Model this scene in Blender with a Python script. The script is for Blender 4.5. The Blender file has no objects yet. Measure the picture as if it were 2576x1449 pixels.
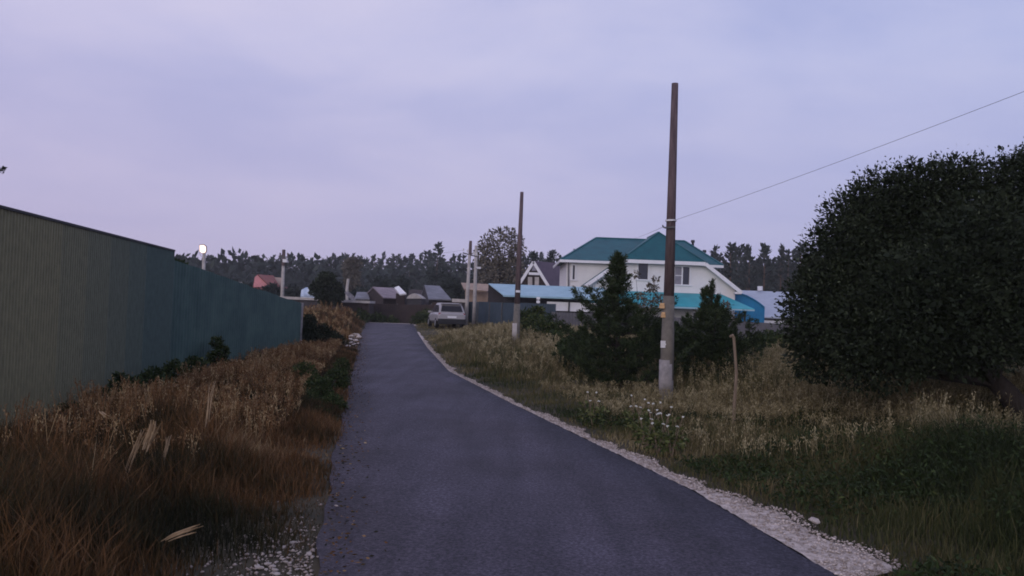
import bpy, math, random
import numpy as np
from mathutils import Matrix, Vector

R = math.radians
sc = bpy.context.scene
col = sc.collection
rnd = random.Random(7)
rng = np.random.default_rng(7)

# ------------------------------------------------------------------ camera, sky, light, exposure
F = 1983.0                      # focal length in units of a 2576 px wide frame
EYE = Vector((0.0, 0.0, 1.6))
CAM_R = Matrix.Rotation(R(90 + 1.37), 3, 'X') @ Matrix.Rotation(R(2.1), 3, 'Z')
cam_d = bpy.data.cameras.new('camera')
cam_d.sensor_width = 36.0
cam_d.lens = 36.0 * F / 2576.0
cam_d.clip_start = 0.05
cam_d.clip_end = 3000
cam = bpy.data.objects.new('camera', cam_d)
col.objects.link(cam)
cam.matrix_world = Matrix.Translation(EYE) @ CAM_R.to_4x4()
sc.camera = cam

SUN_EL, SUN_AZ = 11.0, 202.0     # afterglow low behind the camera (azimuth clockwise from +Y)
world = bpy.data.worlds.new('World')
sc.world = world
world.use_nodes = True
nt = world.node_tree
nt.nodes.clear()


def N(t, typ, **kw):
    n = t.nodes.new(typ)
    for k, v in kw.items():
        if k == 'inp':
            for a, b in v.items():
                n.inputs[a].default_value = b
        else:
            setattr(n, k, v)
    return n


def ramp(t, stops, interp='LINEAR'):
    n = t.nodes.new('ShaderNodeValToRGB')
    n.color_ramp.interpolation = interp
    e = n.color_ramp.elements
    while len(e) < len(stops):
        e.new(0.5)
    for i, (p, c) in enumerate(stops):
        e[i].position = p
        e[i].color = (c[0], c[1], c[2], 1)
    return n


out = N(nt, 'ShaderNodeOutputWorld')
sky = N(nt, 'ShaderNodeTexSky', sky_type='NISHITA', sun_disc=False, sun_elevation=R(SUN_EL), sun_rotation=R(SUN_AZ))
bg_sky = N(nt, 'ShaderNodeBackground', inp={'Strength': 0.05})
nt.links.new(sky.outputs[0], bg_sky.inputs[0])
tc = N(nt, 'ShaderNodeTexCoord')
sep = N(nt, 'ShaderNodeSeparateXYZ')
nt.links.new(tc.outputs['Generated'], sep.inputs[0])
zz = N(nt, 'ShaderNodeMath', operation='ADD', inp={1: 0.22})
zmax = N(nt, 'ShaderNodeMath', operation='MAXIMUM', inp={1: 0.0})
nt.links.new(sep.outputs['Z'], zmax.inputs[0])
nt.links.new(zmax.outputs[0], zz.inputs[0])
div = N(nt, 'ShaderNodeVectorMath', operation='DIVIDE')
comb = N(nt, 'ShaderNodeCombineXYZ', inp={2: 1.0})
nt.links.new(zz.outputs[0], comb.inputs[0])
nt.links.new(zz.outputs[0], comb.inputs[1])
nt.links.new(tc.outputs['Generated'], div.inputs[0])
nt.links.new(comb.outputs[0], div.inputs[1])
mp = N(nt, 'ShaderNodeMapping', inp={'Scale': (0.8, 1.0, 0.0), 'Rotation': (0, 0, R(25)), 'Location': (1.3, 4.6, 0)})
nt.links.new(div.outputs[0], mp.inputs[0])
cl = N(nt, 'ShaderNodeTexNoise', inp={'Scale': 1.35, 'Detail': 8.0, 'Roughness': 0.55, 'Distortion': 0.2})
nt.links.new(mp.outputs[0], cl.inputs['Vector'])
cr = ramp(nt, [(0.32, (0.455, 0.485, 0.775)), (0.43, (0.50, 0.52, 0.80)), (0.54, (0.565, 0.57, 0.83)), (0.68, (0.63, 0.62, 0.855))])
nt.links.new(cl.outputs['Fac'], cr.inputs[0])
# the whole dome is a little pinker and duller towards the horizon
hz = N(nt, 'ShaderNodeMapRange', inp={'From Min': 0.0, 'From Max': 0.30})
nt.links.new(sep.outputs['Z'], hz.inputs['Value'])
mixh = N(nt, 'ShaderNodeMix', data_type='RGBA')
mixh.inputs['A'].default_value = (0.50, 0.463, 0.695, 1)
nt.links.new(hz.outputs[0], mixh.inputs['Factor'])
nt.links.new(cr.outputs[0], mixh.inputs['B'])
xr_ = N(nt, 'ShaderNodeMapRange', inp={'From Min': -1.0, 'From Max': 1.0})
nt.links.new(sep.outputs['X'], xr_.inputs['Value'])
tint = ramp(nt, [(0.2, (1.05, 1.0, 0.985)), (0.5, (1.0, 1.0, 1.0)), (0.8, (0.86, 0.925, 0.985))])
nt.links.new(xr_.outputs[0], tint.inputs[0])
mul = N(nt, 'ShaderNodeMix', data_type='RGBA', blend_type='MULTIPLY')
mul.inputs['Factor'].default_value = 1.0
nt.links.new(mixh.outputs['Result'], mul.inputs['A'])
nt.links.new(tint.outputs[0], mul.inputs['B'])
bg_cl = N(nt, 'ShaderNodeBackground', inp={'Strength': 1.0})
nt.links.new(mul.outputs['Result'], bg_cl.inputs[0])
mixs = N(nt, 'ShaderNodeMixShader', inp={0: 0.93})
nt.links.new(bg_sky.outputs[0], mixs.inputs[1])
nt.links.new(bg_cl.outputs[0], mixs.inputs[2])
nt.links.new(mixs.outputs[0], out.inputs[0])

sun_d = bpy.data.lights.new('sun', 'SUN')
sun_d.energy = 1.0
sun_d.angle = R(40)
sun_d.color = (1.0, 0.90, 0.86)
sun = bpy.data.objects.new('sun', sun_d)
col.objects.link(sun)
az, el = R(SUN_AZ), R(SUN_EL)
to_sun = Vector((math.sin(az) * math.cos(el), math.cos(az) * math.cos(el), math.sin(el)))
sun.rotation_euler = to_sun.to_track_quat('Z', 'Y').to_euler()

sc.view_settings.view_transform = 'Standard'
sc.view_settings.look = 'None'
sc.view_settings.exposure = 0.0
sc.view_settings.gamma = 1.0
sc.view_settings.use_curve_mapping = False
sc.render.engine = 'CYCLES'
sc.cycles.use_denoising = True
sc.cycles.max_bounces = 5
sc.cycles.diffuse_bounces = 3
sc.cycles.transparent_max_bounces = 8
sc.cycles.volume_bounces = 0
sc.cycles.pixel_filter_type = 'BLACKMAN_HARRIS'
sc.cycles.filter_width = 1.8


# ------------------------------------------------------------------ helpers
def at(u, v, Y):
    """world point seen at (u, v) of the 2576 x 1449 frame, Y metres ahead"""
    d = CAM_R @ Vector(((u - 1288.0) / F, -(v - 724.5) / F, -1.0))
    return EYE + d * (Y / d.y)


def G(u, v, z=0.0):
    d = CAM_R @ Vector(((u - 1288.0) / F, -(v - 724.5) / F, -1.0))
    return EYE + d * ((z - EYE.z) / d.z)


ORG = {}


def tag(o, label=None, cat=None, group=None, kind=None):
    if label: o['label'] = label
    if cat: o['category'] = cat
    if group: o['group'] = group
    if kind: o['kind'] = kind
    return o


def thing(name, loc, label, cat, group=None):
    o = bpy.data.objects.new(name, None)
    o.empty_display_size = 0.2
    col.objects.link(o)
    o.location = loc
    ORG[o.name] = Vector(loc)
    return tag(o, label, cat, group)


def link_mesh(name, me, parent=None, org=None):
    o = bpy.data.objects.new(name, me)
    col.objects.link(o)
    if parent is not None:
        o.parent = parent
        ORG[o.name] = ORG[parent.name]
    else:
        o.location = org
        ORG[o.name] = Vector(org)
    return o


class MB:
    def __init__(s):
        s.v, s.f = [], []

    def poly(s, pts):
        b = len(s.v)
        s.v += [Vector(p) for p in pts]
        s.f.append(tuple(range(b, b + len(pts))))

    def prism(s, pts, ext):
        """closed solid: polygon pts extruded by vector ext"""
        b, n, ext = len(s.v), len(pts), Vector(ext)
        s.v += [Vector(p) for p in pts] + [Vector(p) + ext for p in pts]
        s.f.append(tuple(range(b, b + n)))
        s.f.append(tuple(range(b + 2 * n - 1, b + n - 1, -1)))
        for i in range(n):
            j = (i + 1) % n
            s.f.append((b + i, b + n + i, b + n + j, b + j))
        return s

    def box(s, c, size, rz=0.0, m=None):
        c = Vector(c)
        x, y, z = size[0] / 2, size[1] / 2, size[2] / 2
        rot = m if m is not None else Matrix.Rotation(rz, 3, 'Z')
        b = len(s.v)
        for k in ((-x, -y, -z), (x, -y, -z), (x, y, -z), (-x, y, -z), (-x, -y, z), (x, -y, z), (x, y, z), (-x, y, z)):
            s.v.append(c + rot @ Vector(k))
        for f in ((0, 3, 2, 1), (4, 5, 6, 7), (0, 1, 5, 4), (1, 2, 6, 5), (2, 3, 7, 6), (3, 0, 4, 7)):
            s.f.append(tuple(b + i for i in f))
        return s

    def bar(s, p, q, w, h, up=(0, 0, 1)):
        p, q = Vector(p), Vector(q)
        d = q - p
        L = d.length
        d.normalize()
        side = d.cross(Vector(up))
        if side.length < 1e-4: side = Vector((1, 0, 0))
        side.normalize()
        upv = side.cross(d)
        m = Matrix((side, d, upv)).transposed()
        return s.box((p + q) / 2, (w, L, h), m=m)

    def tube(s, path, radii, n=8, cap=True):
        path = [Vector(p) for p in path]
        b = len(s.v)
        for i, p in enumerate(path):
            d = (path[min(i + 1, len(path) - 1)] - path[max(i - 1, 0)]).normalized()
            a = d.cross(Vector((0.3, 1, 0.1))).normalized()
            c = d.cross(a)
            for k in range(n):
                t = 2 * math.pi * k / n
                s.v.append(p + (a * math.cos(t) + c * math.sin(t)) * radii[i])
        for i in range(len(path) - 1):
            for k in range(n):
                k2 = (k + 1) % n
                s.f.append((b + i * n + k, b + i * n + k2, b + (i + 1) * n + k2, b + (i + 1) * n + k))
        if cap:
            s.f.append(tuple(b + k for k in range(n - 1, -1, -1)))
            e = b + (len(path) - 1) * n
            s.f.append(tuple(e + k for k in range(n)))
        return s

    def build(s, name, mat, parent=None, org=None, smooth=False):
        if parent is not None:
            o0 = ORG[parent.name]
        else:
            o0 = Vector(org) if org is not None else Vector((0, 0, 0))
        me = bpy.data.meshes.new(name)
        me.from_pydata([v - o0 for v in s.v], [], s.f)
        me.materials.append(mat)
        if smooth: me.shade_smooth()
        me.update()
        return link_mesh(name, me, parent, o0)


def np_mesh(name, V, quads, mat, parent=None, org=(0, 0, 0), tone=None, tris=None):
    """big meshes straight from arrays; tone = one 0..1 colour value per vertex"""
    o0 = np.array(ORG[parent.name] if parent is not None else org, dtype=np.float32)
    me = bpy.data.meshes.new(name)
    V = np.asarray(V, dtype=np.float32) - o0
    me.vertices.add(len(V))
    me.vertices.foreach_set('co', V.ravel())
    nq = 0 if quads is None else len(quads)
    n3 = 0 if tris is None else len(tris)
    idx, start = [], []
    if nq:
        idx.append(np.asarray(quads, np.int32).ravel())
        start.append(np.arange(nq, dtype=np.int32) * 4)
    if n3:
        idx.append(np.asarray(tris, np.int32).ravel())
        start.append(nq * 4 + np.arange(n3, dtype=np.int32) * 3)
    idx = np.concatenate(idx)
    start = np.concatenate(start)
    me.loops.add(len(idx))
    me.loops.foreach_set('vertex_index', idx)
    me.polygons.add(nq + n3)
    me.polygons.foreach_set('loop_start', start)
    if tone is not None:
        a = me.attributes.new('tone', 'FLOAT', 'POINT')
        a.data.foreach_set('value', np.asarray(tone, np.float32))
    me.materials.append(mat)
    me.update(calc_edges=True)
    me.validate()
    return link_mesh(name, me, parent, Vector(org))


def copy_tree(o, parent=None, loc=None):
    c = o.copy()
    col.objects.link(c)
    if parent is not None: c.parent = parent
    if loc is not None: c.location = loc
    for ch in list(o.children): copy_tree(ch, c)
    return c


def snoise(x, y, s=1.0, seed=0.0):
    x, y = np.asarray(x) * s + seed * 1.7, np.asarray(y) * s - seed * 2.3
    n = np.sin(x * 1.0 + 1.3 * np.sin(y * 0.7)) + np.sin(y * 1.13 + 1.7 * np.sin(x * 0.61 + 1.0)) \
        + 0.6 * np.sin(2.1 * x + 1.9 * y + 2.0) + 0.6 * np.sin(2.7 * y - 1.7 * x + 0.5)
    return n / 3.2


# ------------------------------------------------------------------ materials
def surf(name, c1, c2=None, scale=3.0, rough=0.8, bump=0.0, bscale=None, detail=5.0, spec=0.3, metal=0.0, stretch=(1, 1, 1), lo=0.35, hi=0.65):
    m = bpy.data.materials.new(name)
    m.use_nodes = True
    t = m.node_tree
    b = t.nodes['Principled BSDF']
    b.inputs['Roughness'].default_value = rough
    b.inputs['Specular IOR Level'].default_value = spec
    b.inputs['Metallic'].default_value = metal
    c2 = c2 or tuple(x * 0.8 for x in c1)
    co = N(t, 'ShaderNodeTexCoord')
    mp = N(t, 'ShaderNodeMapping', inp={'Scale': stretch})
    t.links.new(co.outputs['Object'], mp.inputs[0])
    n = N(t, 'ShaderNodeTexNoise', inp={'Scale': scale, 'Detail': detail, 'Roughness': 0.65})
    t.links.new(mp.outputs[0], n.inputs['Vector'])
    r = ramp(t, [(lo, c2), (hi, c1)])
    t.links.new(n.outputs['Fac'], r.inputs[0])
    t.links.new(r.outputs[0], b.inputs['Base Color'])
    if bump:
        n2 = N(t, 'ShaderNodeTexNoise', inp={'Scale': bscale or scale * 6, 'Detail': 4.0})
        t.links.new(mp.outputs[0], n2.inputs['Vector'])
        bp = N(t, 'ShaderNodeBump', inp={'Strength': bump, 'Distance': 0.02})
        t.links.new(n2.outputs['Fac'], bp.inputs['Height'])
        t.links.new(bp.outputs[0], b.inputs['Normal'])
    return m


def toned(name, stops, rough=0.75, trans=0.0):
    """colour picked per leaf or blade by its own tone value"""
    m = bpy.data.materials.new(name)
    m.use_nodes = True
    t = m.node_tree
    b = t.nodes['Principled BSDF']
    b.inputs['Roughness'].default_value = rough
    b.inputs['Specular IOR Level'].default_value = 0.15
    a = N(t, 'ShaderNodeAttribute', attribute_name='tone')
    r = ramp(t, stops)
    t.links.new(a.outputs['Fac'], r.inputs[0])
    t.links.new(r.outputs[0], b.inputs['Base Color'])
    return m


def emit(name, c, s):
    m = bpy.data.materials.new(name)
    m.use_nodes = True
    b = m.node_tree.nodes['Principled BSDF']
    b.inputs['Base Color'].default_value = (*c, 1)
    b.inputs['Emission Color'].default_value = (*c, 1)
    b.inputs['Emission Strength'].default_value = s
    return m


M = {}
M['ground'] = surf('ground_soil', (0.075, 0.06, 0.035), (0.035, 0.032, 0.02), 1.2, 0.95, 0.6, 8)
M['asphalt'] = surf('asphalt', (0.074, 0.066, 0.088), (0.044, 0.038, 0.049), 0.55, 0.78, 0.9, 70, detail=9, spec=0.35)
_t = M['asphalt'].node_tree                                   # aggregate: light and dark grains, faint worn streaks
_b = _t.nodes['Principled BSDF']
_src = _b.inputs['Base Color'].links[0].from_socket
_co = _t.nodes['Texture Coordinate'].outputs['Object']
_gr = N(_t, 'ShaderNodeTexNoise', inp={'Scale': 38.0, 'Detail': 3.0, 'Roughness': 0.8})
_t.links.new(_co, _gr.inputs['Vector'])
_rr = ramp(_t, [(0.36, (0.45, 0.45, 0.45)), (0.5, (0.95, 0.95, 0.95)), (0.66, (1.9, 1.85, 1.8))])
_t.links.new(_gr.outputs['Fac'], _rr.inputs[0])
_mm = N(_t, 'ShaderNodeMix', data_type='RGBA', blend_type='MULTIPLY')
_mm.inputs['Factor'].default_value = 1.0
_t.links.new(_src, _mm.inputs['A'])
_t.links.new(_rr.outputs[0], _mm.inputs['B'])
_wp = N(_t, 'ShaderNodeMapping', inp={'Scale': (2.2, 0.25, 1), 'Rotation': (0, 0, R(-11))})
_t.links.new(_co, _wp.inputs[0])
_wn = N(_t, 'ShaderNodeTexNoise', inp={'Scale': 1.4, 'Detail': 5.0})
_t.links.new(_wp.outputs[0], _wn.inputs['Vector'])
_wr = ramp(_t, [(0.35, (0.78, 0.78, 0.80)), (0.65, (1.2, 1.18, 1.2))])
_t.links.new(_wn.outputs['Fac'], _wr.inputs[0])
_m2 = N(_t, 'ShaderNodeMix', data_type='RGBA', blend_type='MULTIPLY')
_m2.inputs['Factor'].default_value = 1.0
_t.links.new(_mm.outputs['Result'], _m2.inputs['A'])
_t.links.new(_wr.outputs[0], _m2.inputs['B'])
_t.links.new(_m2.outputs['Result'], _b.inputs['Base Color'])
M['gravel'] = surf('pale_gravel', (0.66, 0.56, 0.49), (0.30, 0.25, 0.21), 14, 0.95, 0.9, 60, detail=8)
M['stone'] = surf('pale_stone', (0.66, 0.57, 0.51), (0.42, 0.36, 0.31), 6, 0.95, 0.6, 30)
M['stone_dim'] = surf('dusty_stone', (0.45, 0.38, 0.33), (0.26, 0.21, 0.18), 6, 0.95, 0.6, 30)
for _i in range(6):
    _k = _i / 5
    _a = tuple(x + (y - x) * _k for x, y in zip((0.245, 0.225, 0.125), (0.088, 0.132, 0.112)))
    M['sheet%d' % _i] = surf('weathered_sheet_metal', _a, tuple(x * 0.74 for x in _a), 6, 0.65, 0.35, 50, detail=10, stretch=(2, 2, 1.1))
M['sheet_teal'] = surf('teal_sheet_metal', (0.076, 0.130, 0.110), (0.042, 0.082, 0.074), 1.6, 0.6, 0.3, 50, detail=10, stretch=(1.2, 1.2, 1.0))
M['dark_trim'] = surf('dark_trim', (0.03, 0.03, 0.032), (0.02, 0.02, 0.022), 4, 0.6)
M['steel'] = surf('painted_steel', (0.12, 0.12, 0.12), (0.08, 0.08, 0.08), 4, 0.6)
M['pole_wood'] = surf('tarred_pole_wood', (0.155, 0.112, 0.112), (0.085, 0.062, 0.066), 5, 0.9, 0.6, 30, stretch=(4, 4, 0.5))
M['concrete'] = surf('weathered_concrete', (0.36, 0.33, 0.32), (0.20, 0.185, 0.18), 5, 0.95, 0.5, 30)
M['concrete_dark'] = surf('stained_concrete', (0.20, 0.18, 0.15), (0.125, 0.115, 0.10), 5, 0.95, 0.4, 30)
M['pale_pole'] = surf('pale_grey_pole', (0.50, 0.46, 0.42), (0.34, 0.31, 0.29), 3, 0.9, 0.4, 20)
M['white'] = surf('white_paint', (0.80, 0.79, 0.80), (0.72, 0.71, 0.72), 2, 0.5)
M['plaster'] = surf('pale_plaster', (0.80, 0.78, 0.76), (0.72, 0.70, 0.69), 0.9, 0.9, 0.15, 30)
M['teal_roof'] = surf('teal_roof_tiles', (0.006, 0.100, 0.115), (0.004, 0.070, 0.086), 1.3, 0.5, 0.3, 6)
M['turquoise'] = surf('turquoise_roof_sheet', (0.025, 0.35, 0.40), (0.018, 0.26, 0.31), 1.2, 0.45, 0.1, 6)
M['sky_blue_roof'] = surf('light_blue_roof_sheet', (0.33, 0.50, 0.56), (0.25, 0.41, 0.48), 1.2, 0.45, 0.1, 6)
M['blue_sheet'] = surf('bright_blue_sheet', (0.008, 0.20, 0.40), (0.006, 0.15, 0.31), 1.0, 0.5)
M['grey_roof'] = surf('grey_blue_roof', (0.42, 0.46, 0.52), (0.34, 0.38, 0.44), 1.2, 0.5)
M['slate_roof'] = surf('slate_roof', (0.22, 0.22, 0.24), (0.14, 0.14, 0.155), 1.0, 0.8)
M['purple_roof'] = surf('purple_brown_roof', (0.115, 0.085, 0.115), (0.085, 0.065, 0.09), 1.0, 0.7)
M['tan'] = surf('tan_boards', (0.40, 0.30, 0.235), (0.29, 0.215, 0.17), 1.5, 0.9)
M['pinkish'] = surf('pinkish_grey_roof', (0.30, 0.24, 0.25), (0.20, 0.165, 0.175), 1.5, 0.9)
M['red_roof'] = surf('faded_red_roof', (0.30, 0.115, 0.10), (0.20, 0.085, 0.075), 1.5, 0.8)
M['pink_wall'] = surf('pink_wall', (0.70, 0.30, 0.31), (0.58, 0.24, 0.25), 1.5, 0.8)
M['dark_board'] = surf('dark_brown_boards', (0.055, 0.038, 0.034), (0.03, 0.022, 0.022), 1.5, 0.9)
M['navy_sheet'] = surf('navy_sheet_metal', (0.045, 0.07, 0.095), (0.03, 0.048, 0.065), 1.5, 0.6)
M['grey_sheet'] = surf('grey_sheet_metal', (0.125, 0.12, 0.13), (0.085, 0.083, 0.092), 1.5, 0.6)
M['dark_wall'] = surf('dark_wall', (0.06, 0.055, 0.06), (0.04, 0.037, 0.04), 1.5, 0.9)
M['grey_wall'] = surf('grey_wall', (0.20, 0.19, 0.20), (0.14, 0.135, 0.14), 1.5, 0.9)
M['glass'] = surf('window_glass', (0.03, 0.032, 0.045), (0.02, 0.022, 0.03), 2, 0.12, spec=0.6)
M['curtain'] = surf('grey_curtain', (0.28, 0.27, 0.31), (0.20, 0.19, 0.22), 3, 0.9)
M['car_paint'] = surf('silver_paint', (0.36, 0.34, 0.345), (0.33, 0.31, 0.315), 2, 0.4, spec=0.4, metal=0.1)
M['car_dark'] = surf('black_plastic', (0.022, 0.022, 0.024), (0.016, 0.016, 0.018), 5, 0.6)
M['car_glass'] = surf('tinted_glass', (0.02, 0.02, 0.026), (0.016, 0.016, 0.02), 2, 0.25, spec=0.2)
M['rubber'] = surf('tyre_rubber', (0.018, 0.018, 0.018), (0.012, 0.012, 0.012), 8, 0.9)
M['rim'] = surf('alloy_rim', (0.35, 0.35, 0.36), (0.3, 0.3, 0.31), 5, 0.4, metal=0.6)
M['tail_red'] = surf('red_lens', (0.25, 0.02, 0.02), (0.2, 0.015, 0.015), 4, 0.25)
M['lamp_on'] = emit('lit_lamp', (1.0, 0.74, 0.62), 1.5)
M['amber'] = surf('amber_plastic', (0.80, 0.52, 0.28), (0.62, 0.38, 0.18), 12, 0.6)
M['ceramic'] = surf('white_ceramic', (0.75, 0.74, 0.74), (0.66, 0.65, 0.66), 5, 0.4)
M['wire'] = surf('grey_wire', (0.07, 0.07, 0.085), (0.06, 0.06, 0.07), 5, 0.7)
M['stake'] = surf('bleached_stake_wood', (0.27, 0.205, 0.145), (0.16, 0.12, 0.085), 8, 0.9, 0.5, 40, stretch=(4, 4, 0.6))
M['bark'] = surf('dark_bark', (0.045, 0.036, 0.030), (0.025, 0.020, 0.017), 6, 0.95, 0.8, 20, stretch=(3, 3, 0.6))
M['bark_pine'] = surf('pine_bark', (0.13, 0.075, 0.05), (0.08, 0.05, 0.04), 2, 0.95)
M['tarp'] = surf('blue_white_tarp', (0.66, 0.74, 0.86), (0.38, 0.50, 0.68), 1.6, 0.6)
M['dry_leaf'] = surf('dry_straw_leaf', (0.46, 0.33, 0.20), (0.30, 0.21, 0.12), 12, 0.8)
M['petal'] = surf('white_petal', (0.78, 0.78, 0.72), (0.66, 0.68, 0.6), 12, 0.8)

T = {}
T['grass'] = toned('grass_blades', [(0.0, (0.016, 0.024, 0.008)), (0.22, (0.042, 0.052, 0.017)), (0.42, (0.088, 0.086, 0.034)),
                                    (0.60, (0.140, 0.108, 0.052)), (0.78, (0.225, 0.185, 0.095)), (1.0, (0.38, 0.325, 0.19))])
T['grass_warm'] = toned('dry_russet_grass', [(0.0, (0.014, 0.016, 0.007)), (0.25, (0.036, 0.031, 0.012)), (0.45, (0.082, 0.045, 0.017)),
                                             (0.65, (0.155, 0.076, 0.030)), (0.82, (0.235, 0.140, 0.068)), (1.0, (0.42, 0.31, 0.16))])
T['weed'] = toned('weed_leaves', [(0.0, (0.014, 0.024, 0.007)), (0.5, (0.034, 0.054, 0.016)), (0.8, (0.070, 0.085, 0.026)), (1.0, (0.14, 0.15, 0.06))])
T['willow'] = toned('dark_broad_leaves', [(0.0, (0.010, 0.015, 0.006)), (0.5, (0.014, 0.021, 0.009)), (0.8, (0.036, 0.047, 0.024)), (1.0, (0.10, 0.12, 0.07))])
T['needle'] = toned('pine_needles', [(0.0, (0.012, 0.021, 0.008)), (0.5, (0.030, 0.048, 0.018)), (1.0, (0.075, 0.095, 0.042))])
T['farpine'] = toned('far_pine_needles', [(0.0, (0.016, 0.023, 0.020)), (0.5, (0.028, 0.038, 0.032)), (1.0, (0.050, 0.060, 0.046))])
T['birch'] = toned('autumn_birch_leaves', [(0.0, (0.07, 0.060, 0.045)), (0.5, (0.12, 0.105, 0.078)), (1.0, (0.20, 0.175, 0.13))])

# ------------------------------------------------------------------ ground and road
Lpix = [(800, 1449), (830, 1200), (862, 1050), (896, 900), (909, 840), (921, 812)]
Rpix = [(2100, 1449), (1750, 1240), (1450, 1095), (1285, 1015), (1130, 935), (1075, 875), (1052, 840), (1038, 812)]
Lp = [G(*p) for p in Lpix]
Rp = [G(*p) for p in Rpix]
LY, LX = [p.y for p in Lp], [p.x for p in Lp]
RY, RX = [p.y for p in Rp], [p.x for p in Rp]
LY, LX = [-4.0] + LY, [LX[0] + 0.185 * (LY[0] + 4.0)] + LX
RY, RX = [-4.0] + RY, [RX[0] + 0.235 * (RY[0] + 4.0)] + RX
ROAD_END = min(LY[-1], RY[-1])


def xl(y): return np.interp(y, LY, LX)
def xr(y): return np.interp(y, RY, RX)


def gz(x, y):
    x, y = np.asarray(x, float), np.asarray(y, float)
    dl = xl(y) - x
    dr = x - xr(y)
    near = (y > -20) & (y < 75)
    z = 0.035 * snoise(x, y, 1.7) + 0.02 * snoise(x, y, 4.1, 2)
    off = np.maximum(np.maximum(dl, dr), 0)
    z = z * np.clip(off / 0.5, 0, 1) - 0.015
    s = np.clip((dl - 1.2) / 2.6, 0, 1)
    s = s * s * (3 - 2 * s)
    z = z - 0.33 * s * np.clip((y - 6) / 6, 0, 1) * np.clip((36 - y) / 8, 0, 1)
    # weed-grown bank at the far end on the left
    bx, by = (x + 10.4) / 2.6, (y - 47.0) / 8.0
    z = z + 0.75 * np.exp(-(bx * bx + by * by)) * np.clip(dl / 1.0, 0, 1)
    # low bank on the right beyond the nearer pole
    bx, by = (x - 1.0) / 3.0, (y - 33.0) / 9.0
    z = z + 0.18 * np.exp(-(bx * bx + by * by)) * np.clip(dr / 1.0, 0, 1)
    return z


xs = np.concatenate([np.linspace(-420, -40, 18)[:-1], np.linspace(-40, -14, 27)[:-1], np.linspace(-14, 10, 97), np.linspace(10, 40, 31)[1:], np.linspace(40, 420, 18)[1:]])
ys = np.concatenate([np.linspace(-120, -6, 8)[:-1], np.linspace(-6, 30, 110), np.linspace(30, 75, 60)[1:], np.linspace(75, 430, 26)[1:]])
XX, YY = np.meshgrid(xs, ys)
ZZ = gz(XX, YY)
nx, ny = len(xs), len(ys)
ii = (np.arange(ny - 1)[:, None] * nx + np.arange(nx - 1)[None, :]).ravel()
gr = np_mesh('ground', np.stack([XX.ravel(), YY.ravel(), ZZ.ravel()], 1), np.stack([ii, ii + 1, ii + nx + 1, ii + nx], 1), M['ground'])
tag(gr, 'rough earth under the verges and yards', kind='structure')

yy = np.concatenate([np.linspace(-4, 20, 160), np.linspace(20, ROAD_END, 90)[1:]])
V = []
for k, y in enumerate(yy):
    jl = 0.02 * math.sin(y * 2.1) + 0.012 * math.sin(y * 6.7 + 1) + 0.008 * rnd.uniform(-1, 1)
    a, b = xl(y) + jl, xr(y) + 0.006 * rnd.uniform(-1, 1)
    for t, z in ((0, -0.03), (0.0, 0.012), (0.25, 0.02), (0.5, 0.024), (0.75, 0.02), (1.0, 0.012), (1.0, -0.03)):
        V.append((a + (b - a) * t, y, z))
Q = [(r * 7 + c, r * 7 + c + 1, (r + 1) * 7 + c + 1, (r + 1) * 7 + c) for r in range(len(yy) - 1) for c in range(6)]
tag(np_mesh('road', V, Q, M['asphalt']), 'narrow dark asphalt lane', kind='structure')

# cross lane that the road meets at its far end
mb = MB()
a, b = G(860, 809), G(1090, 822)
mb.poly([(a.x - 6, ROAD_END - 0.5, 0.008), (b.x + 3, ROAD_END - 4.5, 0.008), (b.x + 4, ROAD_END + 1.5, 0.008), (a.x - 6, ROAD_END + 3.2, 0.008)])
tag(mb.build('dirt_track', M['stone_dim'], org=(0, 0, 0)), 'pale dirt crossing at the far end', kind='structure')


# gravel shoulder along the right road edge
def gravel_w(y):
    w = np.interp(y, [0, 4.9, 7, 10, 13, 20, 30, 45], [0.58, 0.46, 0.29, 0.16, 0.12, 0.12, 0.13, 0.10])
    return np.maximum(w * (1.0 + 0.55 * snoise(y, y * 0, 2.3, 1) + 0.50 * snoise(y, y * 0, 6.1, 3)), 0.015)


yg = np.linspace(-2, 44, 700)
wg = gravel_w(yg) + 0.05 * rng.random(len(yg))
V, Q = [], []
for k, y in enumerate(yg):
    x0 = float(xr(y))
    for t in (0.0, 0.33, 0.66, 1.0):
        V.append((x0 - 0.01 + t * wg[k], y, (0.010 + 0.014 * rnd.random()) * (1 - t * 0.5) + (0.0 if t < 0.9 else -0.01)))
Q = [(r * 4 + c, r * 4 + c + 1, (r + 1) * 4 + c + 1, (r + 1) * 4 + c) for r in range(len(yg) - 1) for c in range(3)]
tag(np_mesh('gravel_shoulder', V, Q, M['gravel']), 'strip of pale gravel beside the asphalt', kind='structure')

OCT = np.array([(1, 0, 0), (0, 1, 0), (-1, 0, 0), (0, -1, 0), (0, 0, 1), (0, 0, -1), ], float)
OF = np.array([(0, 1, 4), (1, 2, 4), (2, 3, 4), (3, 0, 4), (1, 0, 5), (2, 1, 5), (3, 2, 5), (0, 3, 5)])


def chips(name, P, size, mat, label):
    n = len(P)
    v = OCT[None] * (0.6 + 0.8 * rng.random((n, 6, 1))) * size[:, None, None] * np.array([1, 1, 0.6])
    a = rng.random(n) * 6.283
    c, s = np.cos(a)[:, None], np.sin(a)[:, None]
    v = np.stack([v[..., 0] * c - v[..., 1] * s, v[..., 0] * s + v[..., 1] * c, v[..., 2]], -1) + P[:, None, :]
    f = (OF[None] + (np.arange(n) * 6)[:, None, None]).reshape(-1, 3)
    return tag(np_mesh(name, v.reshape(-1, 3), None, mat, tris=f), label, kind='stuff')


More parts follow.
